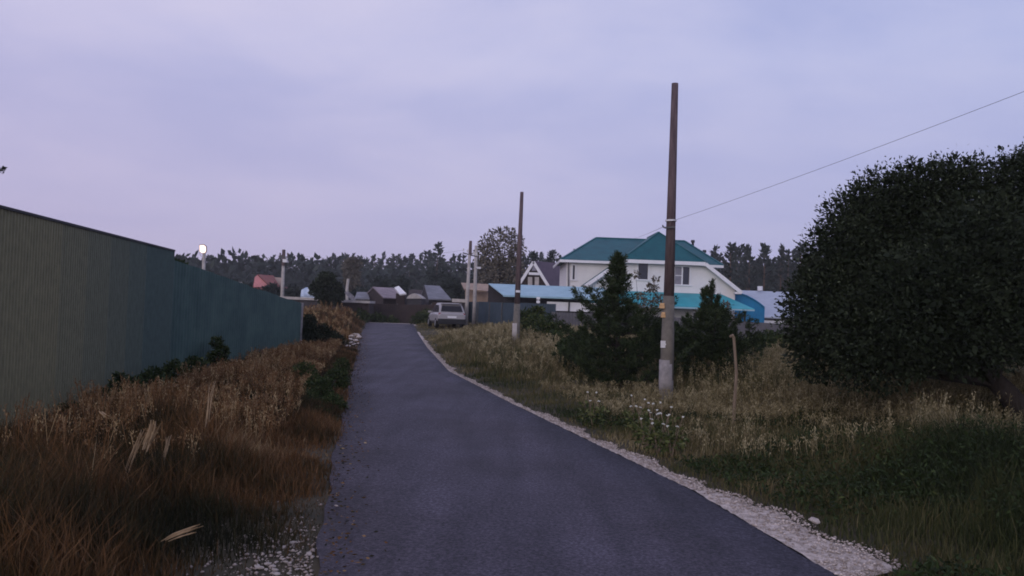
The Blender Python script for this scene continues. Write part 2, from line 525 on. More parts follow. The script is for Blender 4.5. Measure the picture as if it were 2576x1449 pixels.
n = 5200
y = 2.5 + 32 * rng.random(n) ** 1.9
x = xr(y) + gravel_w(y) * (rng.random(n) ** 0.8) * 1.15
chips('gravel_chips', np.stack([x, y, 0.012 + 0.012 * rng.random(n)], 1), 0.004 + 0.012 * rng.random(n) ** 2, M['stone'], 'loose pale gravel on the right shoulder')
n = 11000
y = 2.5 + 32 * rng.random(n) ** 1.9
x = xr(y) + gravel_w(y) * rng.random(n) * 1.25
chips('gravel_chips', np.stack([x, y, 0.010 + 0.012 * rng.random(n)], 1), 0.005 + 0.014 * rng.random(n) ** 2, M['stone_dim'], 'duller grey brown chips among the right gravel')
n = 750
c0 = G(720, 1420)
y = c0.y + rng.normal(0, 0.55, n)
x = np.minimum(xl(y) - 0.04 - np.abs(rng.normal(0, 0.35, n)), xl(y) + 0.02)
chips('gravel_scatter', np.stack([x, y, gz(x, y) + 0.01], 1), 0.004 + 0.013 * rng.random(n) ** 2, M['stone_dim'], 'loose gravel by the lower left road edge')


# ------------------------------------------------------------------ grass
FENCE_X = lambda y: np.interp(y, [0, 9.3, 17, 26, 27, 60], [-4.3, -5.85, -7.15, -6.75, -16, -22])


def blades(x, y, h, w, tone, lean, seed=0):
    n = len(x)
    r = np.random.default_rng(seed)
    z = gz(x, y) - 0.02
    P = np.stack([x, y, z], 1)
    a = r.random(n) * 6.283
    d = np.stack([np.cos(a), np.sin(a), np.zeros(n)], 1)
    b = r.random(n) * 6.283
    s = np.stack([np.cos(b), np.sin(b), np.zeros(n)], 1)
    l = (lean * (0.3 + r.random(n)))[:, None]
    up = np.array([0, 0, 1.0])
    hh, ww = h[:, None], w[:, None]
    m = P + up * hh * 0.55 + d * l * hh * 0.22
    t = P + up * hh * (1 - 0.25 * l) + d * l * hh * 0.85
    V = np.stack([P - s * ww * .5, P + s * ww * .5, m + s * ww * .42, m - s * ww * .42, t], 1).reshape(-1, 3)
    i = np.arange(n) * 5
    return V, np.stack([i, i + 1, i + 2, i + 3], 1), np.stack([i + 3, i + 2, i + 4], 1), np.repeat(np.clip(tone, 0, 1), 5)


def plumes(x, y, h, tone, seed=0, k=9, size=0.03):
    """stalks with fluffy seed heads"""
    n = len(x)
    r = np.random.default_rng(seed)
    z = gz(x, y) - 0.02
    a = r.random(n) * 6.283
    ln = 0.10 + 0.22 * r.random(n)
    tip = np.stack([x + np.cos(a) * ln * h, y + np.sin(a) * ln * h, z + h], 1)
    base = np.stack([x, y, z], 1)
    sd = np.array([0.0025, 0.001, 0])
    V1 = np.stack([base - sd, base + sd, tip + sd, tip - sd], 1).reshape(-1, 3)
    q1 = np.arange(n)[:, None] * 4 + np.arange(4)[None]
    tt = 0.70 + 0.30 * r.random((n, k))
    c = base[:, None] + (tip - base)[:, None] * tt[..., None] + r.normal(0, 0.013, (n, k, 3)) * (1.15 - tt)[..., None] * 6
    dd = r.normal(0, .55, (n, k, 3)) + np.array([0, 0, 1.0])
    dd /= np.linalg.norm(dd, axis=-1, keepdims=True)
    ss = np.cross(dd, r.normal(0, 1, (n, k, 3)))
    ss /= np.linalg.norm(ss, axis=-1, keepdims=True) + 1e-6
    L, W = size * 1.5, size * 0.2
    V2 = np.stack([c, c + dd * L * .5 + ss * W, c + dd * L, c + dd * L * .5 - ss * W], 2).reshape(-1, 3)
    q2 = np.arange(n * k)[:, None] * 4 + np.arange(4)[None] + len(V1)
    tn = np.concatenate([np.repeat(tone - 0.1, 4), np.repeat(np.repeat(tone, k) + r.normal(0, .07, n * k), 4)])
    return np.concatenate([V1, V2]), np.concatenate([q1, q2]), np.clip(tn, 0, 1)


def scatter(n, y0, y1, xa, xb, pw=1.0):
    y = y0 + (y1 - y0) * rng.random(n) ** pw
    u = rng.random(n)
    lo, hi = xa(y), xb(y)
    return lo + (hi - lo) * u, y


def right_h(x, y):
    d = x - xr(y) - gravel_w(y)
    h = np.interp(d, [0, 0.5, 1.5, 3.3, 4.6, 6.0, 9.0], [0.06, 0.16, 0.26, 0.34, 0.62, 0.74, 0.80])
    far = np.clip((y - 16) / 6, 0, 1)
    h = h * (1 - far) + far * np.interp(d, [0, 0.6, 2.0, 4.0, 8.0], [0.07, 0.26, 0.44, 0.50, 0.55])
    near = np.clip((11.2 - y) / 3, 0, 1)
    h = h * (1 - near) + near * np.interp(d, [0, 0.4, 1.2, 2.0, 3.0, 7.0], [0.06, 0.14, 0.27, 0.52, 0.70, 0.70])
    h = h * (1 - 0.85 * np.exp(-(((x + 4.0) / 2.4) ** 2) ** 2 - (((y - 46.0) / 8.0) ** 2) ** 2))     # parking place
    h = h * (1 - 0.45 * np.exp(-(((x - 2.4) / 2.4) ** 2) ** 2 - (((y - 14.0) / 3.2) ** 2) ** 2))     # thin by the pole and the pines
    h = h * (1 - 0.50 * np.exp(-(((x - 6.4) / 1.2) ** 2) ** 2 - (((y - 9.4) / 1.6) ** 2) ** 2))      # thin round the leaning trunk
    h = h * (0.88 + 0.34 * snoise(x, y, 0.9, 5) + 0.18 * snoise(x, y, 2.7, 8))
    return np.clip(h, 0.05, 0.95)


def right_tone(x, y, r):
    d = x - xr(y) - gravel_w(y)
    t = 0.43 + 0.28 * snoise(x, y, 1.0, 3) + 0.20 * snoise(x, y, 2.6, 7)
    t = t - 0.40 * np.clip((9.3 - y) / 2.2, 0, 1) * np.clip((d - .5) / 0.8, 0, 1)      # greener near patch, its shaded front also painted into the tone
    t = t + 0.13 * np.clip((y - 17) / 8, 0, 1)                                 # russet further on
    t = t + 0.12 * np.clip((d - 3) / 2, 0, 1) * np.clip((y - 9) / 3, 0, 1)
    return t + r


GV, GQ, GT3, GTN = [], [], [], []


def add_blades(B):
    off = sum(len(v) for v in GV)
    GV.append(B[0]); GQ.append(B[1] + off); GT3.append(B[2] + off); GTN.append(B[3])


XB = lambda k: (lambda y: 0.72 * y + k)
for n, y0, y1, wd, sd in ((36000, 2.8, 8, 0.006, 1), (62000, 8, 16, 0.009, 2), (52000, 16, 30, 0.015, 3), (42000, 30, 62, 0.028, 4)):
    lim = (lambda y: np.minimum(xr(y) + 14, 0.72 * y + 1.5)) if y1 <= 30 else (lambda y: xr(y) + 13)
    x, y = scatter(n, y0, y1, lambda y: xr(y) + gravel_w(y) * 0.72, lim)
    keep = rng.random(n) < np.clip((x - xr(y) - gravel_w(y)) / 0.25 + 0.5, 0, 1)
    x, y = x[keep], y[keep]
    m = len(x)
    h = right_h(x, y) * (0.55 + 0.75 * rng.random(m))
    add_blades(blades(x, y, h, wd * (0.6 + 0.8 * rng.random(m)), right_tone(x, y, rng.normal(0, 0.13, m)), np.full(m, 0.45), sd))
for n, y0, y1, sd, size in ((2400, 8.2, 13, 11, 0.022), (3600, 11, 19, 12, 0.028), (3600, 19, 46, 13, 0.055)):
    x, y = scatter(n, y0, y1, lambda y: xr(y) + 1.0, lambda y: np.minimum(xr(y) + 13, 0.70 * y + 1))
    keep = snoise(x, y, 0.9, 9) + rng.random(n) * 0.9 > 0.15
    x, y = x[keep], y[keep]
    m = len(x)
    h = right_h(x, y) * (0.95 + 0.45 * rng.random(m)) + 0.08
    V, Q, tn = plumes(x, y, h, 0.80 + 0.14 * rng.normal(0, 1, m), sd, 18, size)
    off = sum(len(v) for v in GV)
    GV.append(V); GQ.append(Q + off); GTN.append(tn)
tag(np_mesh('verge_grass', np.concatenate(GV), np.concatenate(GQ), T['grass'], tone=np.concatenate(GTN), tris=np.concatenate(GT3)),
    'tall mixed grass of the right verge', kind='stuff')

GV, GQ, GT3, GTN = [], [], [], []




def left_h(x, y):
    d = xl(y) - x
    h = np.interp(d, [-0.2, 0, 0.4, 1.2, 2.5, 4.0], [0.06, 0.12, 0.24, 0.43, 0.53, 0.50])
    f = x - FENCE_X(y)
    h = np.where(y < 27, h * np.clip(0.50 + f * 0.22, 0.5, 1), h)
    h = h * np.where((y > 12) & (y < 27), 0.82, 1)
    h = np.where(y < 6.5, h * (0.35 + 0.65 * np.clip(d / 1.6, 0, 1)), h)
    return np.clip(h * (0.90 + 0.42 * snoise(x, y, 1.1, 4) + 0.38 * snoise(x, y, 3.1, 2)), 0.05, 0.85)


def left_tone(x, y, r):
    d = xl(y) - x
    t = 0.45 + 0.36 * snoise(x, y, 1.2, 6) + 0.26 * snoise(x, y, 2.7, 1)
    t = t - 0.38 * np.clip((7.0 - y) / 2.0, 0, 1) * np.clip((d - 0.2) / 0.8, 0, 1)  # light fall-off painted into the near blades, beside darker dead growth
    t = t - 0.18 * np.clip((d - 2.0) / 1.5, 0, 1) * np.clip((9 - y) / 4, 0, 1)  # same painted fall-off carried into the near left corner
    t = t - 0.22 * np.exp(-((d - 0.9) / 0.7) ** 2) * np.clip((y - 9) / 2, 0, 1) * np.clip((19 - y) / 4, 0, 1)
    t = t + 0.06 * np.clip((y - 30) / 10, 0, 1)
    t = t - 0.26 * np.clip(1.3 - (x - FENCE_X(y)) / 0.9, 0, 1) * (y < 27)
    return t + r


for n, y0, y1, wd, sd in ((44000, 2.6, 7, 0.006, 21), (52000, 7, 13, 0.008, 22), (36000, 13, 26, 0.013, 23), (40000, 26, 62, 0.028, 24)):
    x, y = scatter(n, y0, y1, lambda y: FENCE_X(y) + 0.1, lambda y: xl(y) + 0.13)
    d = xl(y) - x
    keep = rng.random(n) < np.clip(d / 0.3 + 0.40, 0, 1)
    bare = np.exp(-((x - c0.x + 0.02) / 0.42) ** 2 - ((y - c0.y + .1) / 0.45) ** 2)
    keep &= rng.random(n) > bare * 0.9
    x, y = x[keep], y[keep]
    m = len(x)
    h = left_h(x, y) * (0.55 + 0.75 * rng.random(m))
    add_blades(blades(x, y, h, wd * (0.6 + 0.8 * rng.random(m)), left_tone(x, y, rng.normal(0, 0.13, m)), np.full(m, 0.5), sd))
for n, y0, y1, sd, size in ((1300, 6.6, 9, 31, 0.018), (3400, 9, 15, 32, 0.024), (3200, 15, 26, 33, 0.036), (2200, 36, 58, 34, 0.06)):
    x, y = scatter(n, y0, y1, lambda y: FENCE_X(y) + 0.3, lambda y: xl(y) - 0.6)
    keep = (snoise(x, y, 1.5, 12) + rng.random(n) * 0.7 > 0.25) & (x - FENCE_X(y) > 0.9)
    x, y = x[keep], y[keep]
    m = len(x)
    h = left_h(x, y) * (0.95 + 0.4 * rng.random(m)) + 0.06
    V, Q, tn = plumes(x, y, h, 0.76 + 0.15 * rng.normal(0, 1, m), sd, 18, size)
    off = sum(len(v) for v in GV)
    GV.append(V); GQ.append(Q + off); GTN.append(tn)
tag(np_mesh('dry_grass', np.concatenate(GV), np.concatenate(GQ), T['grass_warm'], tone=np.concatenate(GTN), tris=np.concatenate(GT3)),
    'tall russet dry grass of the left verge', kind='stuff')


# ------------------------------------------------------------------ foliage
def leaf_arrays(P, D, L, W, tone):
    n = len(P)
    D = D / (np.linalg.norm(D, axis=1, keepdims=True) + 1e-9)
    S = np.cross(D, rng.normal(0, 1, (n, 3)))
    S /= np.linalg.norm(S, axis=1, keepdims=True) + 1e-9
    L, W = np.broadcast_to(L, (n,))[:, None], np.broadcast_to(W, (n,))[:, None]
    V = np.stack([P, P + D * L * .5 + S * W * .5, P + D * L, P + D * L * .5 - S * W * .5], 1).reshape(-1, 3)
    return V, np.arange(n)[:, None] * 4 + np.arange(4)[None], np.repeat(np.clip(tone, 0, 1), 4)


def clump_leaves(clumps, n, L, out=0.7, inner=0.45, ratio=0.5, squash=1.0):
    C = np.array([c[:3] for c in clumps], float)
    Rr = np.array([c[3] for c in clumps], float)
    w = Rr ** 2 / (Rr ** 2).sum()
    k = rng.choice(len(clumps), n, p=w)
    D = rng.normal(0, 1, (n, 3))
    D /= np.linalg.norm(D, axis=1, keepdims=True)
    rad = Rr[k] * (inner + (1 - inner) * rng.random(n) ** 0.6) * (1 + 0.05 * rng.normal(0, 1, n))
    P = C[k] + D * rad[:, None] * np.array([1, 1, squash])
    dirs = D * out + rng.normal(0, 0.7, (n, 3)) + np.array([0, 0, -0.15])
    l = L * (0.6 + 0.8 * rng.random(n))
    tone = 0.45 + 0.22 * rng.normal(0, 1, n) + 0.25 * (rng.random(len(clumps))[k] - 0.5)
    return leaf_arrays(P, dirs, l, l * ratio, tone)


def shrub(name, clumps, n, L, mat, label, cat='shrub', group=None, ratio=0.5, stems=5, squash=1.0, inner=0.4):
    c = np.array([k[:3] for k in clumps])
    bx, by = float(c[:, 0].mean()), float(c[:, 1].mean())
    base = Vector((bx, by, float(gz(bx, by))))
    t = thing(name, base, label, cat, group)
    mb = MB()
    for i in range(stems):
        k = clumps[i % len(clumps)]
        top = Vector(k[:3]) + Vector((rnd.uniform(-.2, .2), rnd.uniform(-.2, .2), 0.3)) * k[3]
        p0 = base + Vector((rnd.uniform(-.08, .08), rnd.uniform(-.08, .08), -0.05))
        mid = p0.lerp(top, 0.5) + Vector((rnd.uniform(-.1, .1), rnd.uniform(-.1, .1), 0.05)) * k[3]
        r0 = 0.012 + 0.02 * k[3]
        mb.tube([p0, mid, top], [r0, r0 * .7, r0 * .2], 6)
    mb.build('stem', M['bark'], t)
    V, Q, tn = clump_leaves(clumps, n, L, ratio=ratio, squash=squash, inner=inner)
    np_mesh('foliage', V, Q, mat, parent=t, tone=tn)
    return t


# ------------------------------------------------------------------ sheet metal fences on the left
def corrugated(p0, p1, zb0, zb1, zt0, zt1, pitch=0.085, depth=0.018):
    mb = MB()
    p0, p1 = Vector((p0[0], p0[1], 0)), Vector((p1[0], p1[1], 0))
    L = (p1 - p0).length
    d = (p1 - p0) / L
    nrm = Vector((d.y, -d.x, 0))
    prof = []
    s = 0.0
    while s < L - 1e-4:
        for f, o in ((0.0, 0), (0.28, 0), (0.5, 1), (0.78, 1)):
            q = s + f * pitch
            if q < L: prof.append((q, o * depth))
        s += pitch
    prof.append((L, 0))
    b = 0
    for q, o in prof:
        t = q / L
        base = p0 + d * q + nrm * o
        mb.v.append(Vector((base.x, base.y, zb0 + (zb1 - zb0) * t)))
        mb.v.append(Vector((base.x, base.y, zt0 + (zt1 - zt0) * t)))
    for i in range(len(prof) - 1):
        mb.f.append((2 * i, 2 * i + 2, 2 * i + 3, 2 * i + 1))
    return mb


fa, fb = at(-260, 0, 7.6), None
A1 = at(0, 523, 9.3)
A2 = at(437, 632, 17.0)
d12 = Vector((A2.x - A1.x, A2.y - A1.y, 0))
L12 = d12.length
d12.normalize()
start = Vector((A1.x, A1.y, 0)) - d12 * 4.2
Ltot = L12 + 4.2
slope = (A2.z - A1.z) / L12
npan = 12
fence = thing('metal_fence', (A1.x, A1.y, 0), 'tall olive grey corrugated metal fence at the left edge', 'fence')
for i in range(npan):
    s0, s1 = Ltot * i / npan, Ltot * (i + 1) / npan
    p0, p1 = start + d12 * s0, start + d12 * (s1 + 0.03)
    z0, z1 = A1.z + slope * (s0 - 4.2), A1.z + slope * (s1 - 4.2)
    j = rnd.uniform(-0.006, 0.006)
    off = Vector((d12.y, -d12.x, 0)) * (0.004 * (i % 2))
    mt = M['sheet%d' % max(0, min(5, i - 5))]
    b0, b1 = float(gz(p0.x + 0.2, p0.y)) - 0.05, float(gz(p1.x + 0.2, p1.y)) - 0.05
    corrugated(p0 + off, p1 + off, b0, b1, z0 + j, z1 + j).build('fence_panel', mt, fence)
nrm = Vector((d12.y, -d12.x, 0))
mb = MB()
e0 = start - nrm * 0.0 + Vector((0, 0, A1.z - slope * 4.2 + 0.012))
e1 = start + d12 * Ltot + Vector((0, 0, A2.z + 0.012))
mb.bar(e0, e1, 0.07, 0.035)
mb.build('top_cap', M['dark_trim'], fence)
for zf in (0.5, 1.9):
    mb = MB()
    mb.bar(start - nrm * 0.05 + Vector((0, 0, zf)), start + d12 * Ltot - nrm * 0.05 + Vector((0, 0, zf)), 0.04, 0.04)
    mb.build('rail', M['steel'], fence)
for i in range(5):
    p = start + d12 * (Ltot * (i / 4.0) - (0.06 if i == 4 else 0)) - nrm * 0.11
    mb = MB()
    mb.box((p.x, p.y, 1.0), (0.06, 0.06, 2.7), math.atan2(d12.y, d12.x))
    mb.build('post', M['steel'], fence)

B1 = at(424, 650, 17.25)
B2 = at(757, 763, 26.0)
d = Vector((B2.x - B1.x, B2.y - B1.y, 0))
LB = d.length
d.normalize()
nrm2 = Vector((d.y, -d.x, 0))
fence2 = thing('metal_fence', (B1.x, B1.y, -0.3), 'dark teal corrugated metal fence sloping down behind the taller olive one', 'fence')
npb = 8
for i in range(npb):
    s0, s1 = LB * i / npb, LB * (i + 1) / npb
    p0 = Vector((B1.x, B1.y, 0)) + d * s0
    p1 = Vector((B1.x, B1.y, 0)) + d * (s1 + 0.03)
    z0, z1 = B1.z + (B2.z - B1.z) * i / npb, B1.z + (B2.z - B1.z) * (i + 1) / npb
    j = rnd.uniform(-0.02, 0.02)
    off = nrm2 * (0.004 * (i % 2))
    corrugated(p0 + off, p1 + off, float(gz(p0.x, p0.y)) - 0.1, float(gz(p1.x, p1.y)) - 0.1, z0 + j, z1 + j, 0.14).build('fence_panel', M['sheet_teal'], fence2)
mb = MB()
mb.bar(Vector((B1.x, B1.y, 0.9)) - nrm2 * 0.05, Vector((B2.x, B2.y, 0.7)) - nrm2 * 0.05, 0.04, 0.04)
mb.build('rail', M['steel'], fence2)
mb = MB()
pe = Vector((B2.x, B2.y, 0)) + d * 0.09
mb.tube([(pe.x, pe.y, -0.5), (pe.x, pe.y, B2.z + 0.02)], [0.055, 0.055], 10)
mb.build('post', M['concrete'], fence2)['label'] = 'pale round end post'

# ------------------------------------------------------------------ utility poles
def pole_thing(name, label, base, top, r0, r1, mat, split=None, mat_low=None, group='utility poles along the lane'):
    t = thing(name, base, label, 'utility pole', group)
    base, top = Vector(base), Vector(top)
    if split:
        k = split
        mid = base.lerp(top, k)
        rm = r0 + (r1 - r0) * k
        mb = MB()
        mb.tube([base - Vector((0, 0, 0.1)), base.lerp(top, k * .5), mid], [r0 * 1.10, r0 * 1.06, rm * 1.06], 12)
        mb.build('lower_shaft', mat_low, t, smooth=True)
        mb = MB()
        mb.tube([mid - (top - base) * 0.002, mid.lerp(top, .5), top], [rm, (rm + r1) / 2, r1], 12)
        mb.build('upper_shaft', mat, t, smooth=True)
    else:
        mb = MB()
        mb.tube([base - Vector((0, 0, 0.1)), base.lerp(top, .5), top], [r0, (r0 + r1) / 2, r1], 12)
        mb.build('shaft', mat, t, smooth=True)
    return t


Y1 = 14.2
pb = at(1675, 1012, Y1)
pt = at(1698, 210, Y1)
P1 = pole_thing('utility_pole', 'tall bare dark pole nearest the camera, before the white house', (pb.x, pb.y, 0), pt, 0.112, 0.060, M['pole_wood'], 0.33, M['concrete_dark'])
mb = MB()
pm = at(1676, 905, Y1)
mb.tube([(pb.x, pb.y, -0.1), (pm.x, pm.y, pm.z)], [0.132, 0.126], 12)
mb.build('concrete_footing', M['concrete'], P1, smooth=True)
q = at(1688, 575, Y1)
mb = MB()
mb.bar(at(1672, 573, Y1 - 0.10), at(1699, 571, Y1 - 0.12), 0.02, 0.03)
mb.tube([at(1672, 573, Y1 - 0.10), at(1668, 571, Y1 - 0.10), at(1667, 566, Y1 - 0.1)], [0.012, 0.012, 0.012], 6)
mb.build('bracket', M['steel'], P1)
mb = MB()
mb.tube([at(1688, 557, Y1) - Vector((0, 0, 0)), at(1688, 553, Y1)], [0.103, 0.103], 12)
mb.build('strap', M['ceramic'], P1)
for (u, v, w, h) in ((1665, 772, 12, 17), (1668, 795, 10, 17)):
    c = at(u, v, Y1 - 0.06)
    mb = MB()
    mb.box(c, (w * Y1 / F, 0.07, h * Y1 / F * 0.42))
    mb.box(c + Vector((0, -0.005, 0.045)), (w * Y1 / F * 0.85, 0.06, h * Y1 / F * 0.40))
    mb.box(c + Vector((0.06, 0.02, 0.0)), (0.10, 0.03, 0.03))
    mb.build('pole_box', M['amber'], P1)  # small amber boxes on the pole's left side, use unknown
c = at(1668, 866, Y1 - 0.12)
mb = MB()
mb.box(c, (0.085, 0.012, 0.125))
mb.box(c + Vector((0.03, 0.04, 0)), (0.05, 0.07, 0.03))
mb.build('number_plate', M['ceramic'], P1)

Y2 = 28.0
b2, t2 = at(1296, 885, Y2), at(1313, 483, Y2)
P2 = pole_thing('utility_pole', 'middle dark bare pole, standing left of the white house', (b2.x, b2.y, 0), t2, 0.125, 0.062, M['pole_wood'], 0.30, M['concrete_dark'])
mb = MB()
mb.tube([at(1297, 860, Y2), at(1298, 813, Y2)], [0.138, 0.132], 12)
mb.build('whitewash_band', M['pale_pole'], P2, smooth=True)
c = at(1303, 733, Y2 - 0.15)
MB().box(c, (0.16, 0.06, 0.08)).build('number_plate', M['ceramic'], P2)

Y3 = 53.0
b3, t3 = at(1171, 830, Y3), at(1183, 612, Y3)
P3 = pole_thing('utility_pole', 'pale pole with cross arms right behind the parked car', (b3.x, b3.y, 0), t3, 0.15, 0.09, M['pale_pole'])
mb = MB()
mb.bar(at(1164, 636, Y3), at(1200, 646, Y3), 0.08, 0.08)
mb.build('cross_arm', M['steel'], P3)
mb = MB()
mb.tube([at(1183, 640, Y3 - .1), at(1184, 606, Y3 - .1)], [0.11, 0.10], 8)
mb.build('dark_pole_top', M['pole_wood'], P3)
for u in (1166, 1176, 1192, 1199):
    v = 632 + (u - 1166) * 0.3
    mb = MB()
    mb.tube([at(u, v, Y3), at(u, v - 7, Y3)], [0.04, 0.05], 6)
    mb.build('insulator', M['ceramic'], P3)
Y4 = 55.5
b4, t4 = at(1192, 828, Y4), at(1198, 618, Y4)
P4 = pole_thing('utility_pole', 'pale pole with a small white lamp, twin of the one behind the car', (b4.x, b4.y, 0), t4, 0.15, 0.10, M['pale_pole'])
mb = MB()
mb.bar(at(1197, 672, Y4 - .1), at(1206, 673, Y4 - .4), 0.06, 0.06)
mb.box(at(1205, 674, Y4 - .4), (0.26, 0.3, 0.14))
mb.build('lamp_head', M['ceramic'], P4)

Y5 = 66.0
b5, t5 = at(707, 822, Y5), at(714, 632, Y5)
P5 = pole_thing('utility_pole', 'distant pale pole with insulators, left of the road beyond the teal fence', (b5.x, b5.y, 0), t5, 0.17, 0.11, M['pale_pole'])
mb = MB()
mb.tube([at(713, 668, Y5 - .1), at(714, 628, Y5 - .1)], [0.15, 0.14], 8)
mb.build('dark_pole_top', M['pole_wood'], P5)
mb = MB()
mb.bar(at(703, 646, Y5 - .2), at(726, 647, Y5 - .2), 0.10, 0.10)
mb.build('cross_arm', M['steel'], P5)
for u in (705, 724):
    mb = MB()
    mb.tube([at(u, 646, Y5 - .2), at(u, 636, Y5 - .2)], [0.06, 0.07], 6)
    mb.build('insulator', M['pole_wood'], P5)
MB().box(at(717, 656, Y5 - .3), (0.34, 0.2, 0.26)).build('pole_box', M['ceramic'], P5)

Y6 = 64.0
b6, t6 = at(507, 822, Y6), at(514, 622, Y6)
P6 = thing('street_lamp', (b6.x, b6.y, 0), 'lit white street lamp glowing above the fence at left', 'street lamp')
MB().tube([(b6.x, b6.y, -0.1), t6], [0.17, 0.12], 10).build('shaft', M['pale_pole'], P6, smooth=True)
mb = MB()
mb.bar(at(514, 624, Y6), at(509, 615, Y6 - .6), 0.06, 0.06)
mb.build('lamp_arm', M['steel'], P6)
pts = [(500.5, 616), (512, 615), (518, 620), (518.5, 632), (515, 637), (507, 637.5), (501, 633)]
mb = MB()
mb.prism([at(509.5 + (u - 509.5) * .82, 626 + (v - 626) * .88, Y6 - .75) for u, v in pts], (0, 0.12, 0))
mb.build('lamp_glass', M['lamp_on'], P6)
mb = MB()
mb.prism([at(510 + (u - 509.5) * 1.0, 625.5 + (v - 626) * 1.0, Y6 - .62) for u, v in pts], (0, 0.16, 0))
mb.build('lamp_housing', M['steel'], P6)


def wire(name, pts, r, label, sag=0.0):
    pts = [Vector(p) for p in pts]
    path = []
    n = 14
    for i in range(len(pts) - 1):
        for k in range(n + (1 if i == len(pts) - 2 else 0)):
            t = k / n
            p = pts[i].lerp(pts[i + 1], t)
            path.append(p - Vector((0, 0, sag * 4 * t * (1 - t))))
    mb = MB()
    mb.tube(path, [r] * len(path), 5)
    o = mb.build(name, M['wire'], org=path[0])
    return tag(o, label, 'wire', 'overhead wires')


hook = at(1686, 558, Y1 - 0.13)
wend = at(2600, 221, 8.6)
wfar = wend + (wend - hook) * 0.6
wire('overhead_wire', [hook, wend, wfar], 0.0028, 'long thin wire rising to the upper right from the nearest pole', 0.03)
wire('overhead_wire', [at(1590, 600, 60.3), at(1672, 569, Y1 - 0.1)], 0.004, 'faint wire from the nearest pole down to the teal house roof', 0.05)
wire('overhead_wire', [at(1166, 629, Y3), at(724, 640, Y5 - .2)], 0.006, 'faint wire between the pole behind the car and the distant left pole', 0.5)
wire('overhead_wire', [at(705, 640, Y5 - .2), at(514, 660, Y6)], 0.006, 'faint wire between the distant left pole and the lit lamp', 0.3)

# wooden stake in the right verge
s0, s1 = G(1845, 1075), at(1846, 848, 11.0)
s0 = at(1845, 1080, 11.0)
t = thing('wooden_stake', (s0.x, s0.y, 0), 'thin bleached wooden stake with a bent tip standing in the grass', 'stake')
mb = MB()
mb.tube([(s0.x, s0.y, -0.1), (s0.x + .005, s0.y, 0.35), (s0.x + 0.02, s0.y, 0.8), s1], [0.026, 0.024, 0.022, 0.020], 7)
mb.build('shaft', M['stake'], t)
mb = MB()
mb.tube([s1 - Vector((0, 0, .01)), s1 + Vector((-0.02, 0, 0.02)), s1 + Vector((-0.055, -0.02, 0.008))], [0.022, 0.026, 0.018], 7)
mb.build('bent_tip', M['stake'], t)

# ------------------------------------------------------------------ the white house with the teal roof
YF = 59.5
ho = at(1650, 800, YF)
H = thing('house', (ho.x, 62, 0), 'two storey white house with dark teal hipped roof', 'house')
xL, xR = at(1410, 650, 61.5).x, at(1819, 669, 61.5).x
ze = (at(1410, 650, 61.5).z + at(1819, 669, 61.5).z) / 2
r1, r2 = at(1500, 596, 66.5), at(1722, 608, 66.5)
zr = (r1.z + r2.z) / 2
yb, yf = 71.5, 61.5


def roof_solid(polys, th, name, mat, parent):
    mb = MB()
    for p in polys: mb.prism(p, (0, 0, -th))
    return mb.build(name, mat, parent)


e = [(xL, yf, ze), (xR, yf, ze), (xR, yb, ze), (xL, yb, ze)]
ra, rb = (r1.x, 66.5, zr), (r2.x, 66.5, zr)
mb = MB()
for p in ([e[0], e[1], rb, ra], [e[1], e[2], rb], [e[2], e[3], ra, rb], [e[3], e[0], ra], [e[3], e[2], e[1], e[0]]):
    mb.poly(p)
roof = mb.build('roof', M['teal_roof'], H)
mb = MB()
mb.bar(ra, rb, 0.22, 0.10)
for a_, b_ in ((e[0], ra), (e[1], rb)): mb.bar(a_, b_, 0.18, 0.08)
mb.build('ridge_cap', M['teal_roof'], roof)
mb = MB()
for a_, b_ in ((e[0], e[1]), (e[1], e[2]), (e[3], e[0])):
    mb.bar(Vector(a_) - Vector((0, 0.0, 0.12)), Vector(b_) - Vector((0, 0, 0.12)), 0.10, 0.20)
mb.build('fascia', M['white'], H)
mb = MB()
mb.box(((xL + xR) / 2, (yf + yb) / 2, (ze - .06) / 2), (xR - xL - 1.1, yb - yf - 1.1, ze - 0.06))
mb.build('wall', M['plaster'], H)
# projecting half-hipped gable
xa, xb = at(1565, 651, YF).x, at(1775, 658, YF).x
za = (at(1565, 651, YF).z + at(1775, 658, YF).z) / 2
lo1, lo2 = at(1469, 712, YF), at(1866, 736, YF)
zl = (lo1.z + lo2.z) / 2
xc = (lo1.x + lo2.x) / 2
half = (lo2.x - lo1.x) / 2
ha = (xb - xa) / 2
k = (za - zl) / (half - ha)
zp = zl + k * half
PK = (xc, 61.9, zp)
mb = MB()
mb.prism([(xc - ha, YF, za), (xc + ha, YF, za), PK], (0, 0, -0.12))
mb.prism([(xc - half, YF, zl), (xc - ha, YF, za), PK, (xc, 67.0, zp), (xc - half, 67.0, zl)], (0, 0, -0.12))
mb.prism([(xc + half, YF, zl), (xc + half, 67.0, zl), (xc, 67.0, zp), PK, (xc + ha, YF, za)], (0, 0, -0.12))
groof = mb.build('gable_roof', M['teal_roof'], H)
mb = MB()
mb.bar((xc - ha, YF, za), PK, 0.16, 0.08)
mb.bar((xc + ha, YF, za), PK, 0.16, 0.08)
mb.bar(PK, (xc, 67.0, zp), 0.16, 0.08)
mb.build('ridge_cap', M['teal_roof'], groof)
yw = YF - 0.03
for a_, b_ in (((xc - ha, yw, za - .17), (xc + ha, yw, za - .17)), ((xc - half, yw, zl - .17), (xc - ha, yw + .01, za - .17)), ((xc + half, yw, zl - .17), (xc + ha, yw + .01, za - .17))):
    MB().bar(a_, b_, 0.08, 0.27).build('bargeboard', M['white'], H)
for sx in (-1, 1):
    MB().box((xc + sx * (half - .25), YF + 0.25, zl - 0.18), (0.5, 0.5, 0.16)).build('eave_return', M['white'], H)
WY = YF + 0.55
hw = half - 0.35
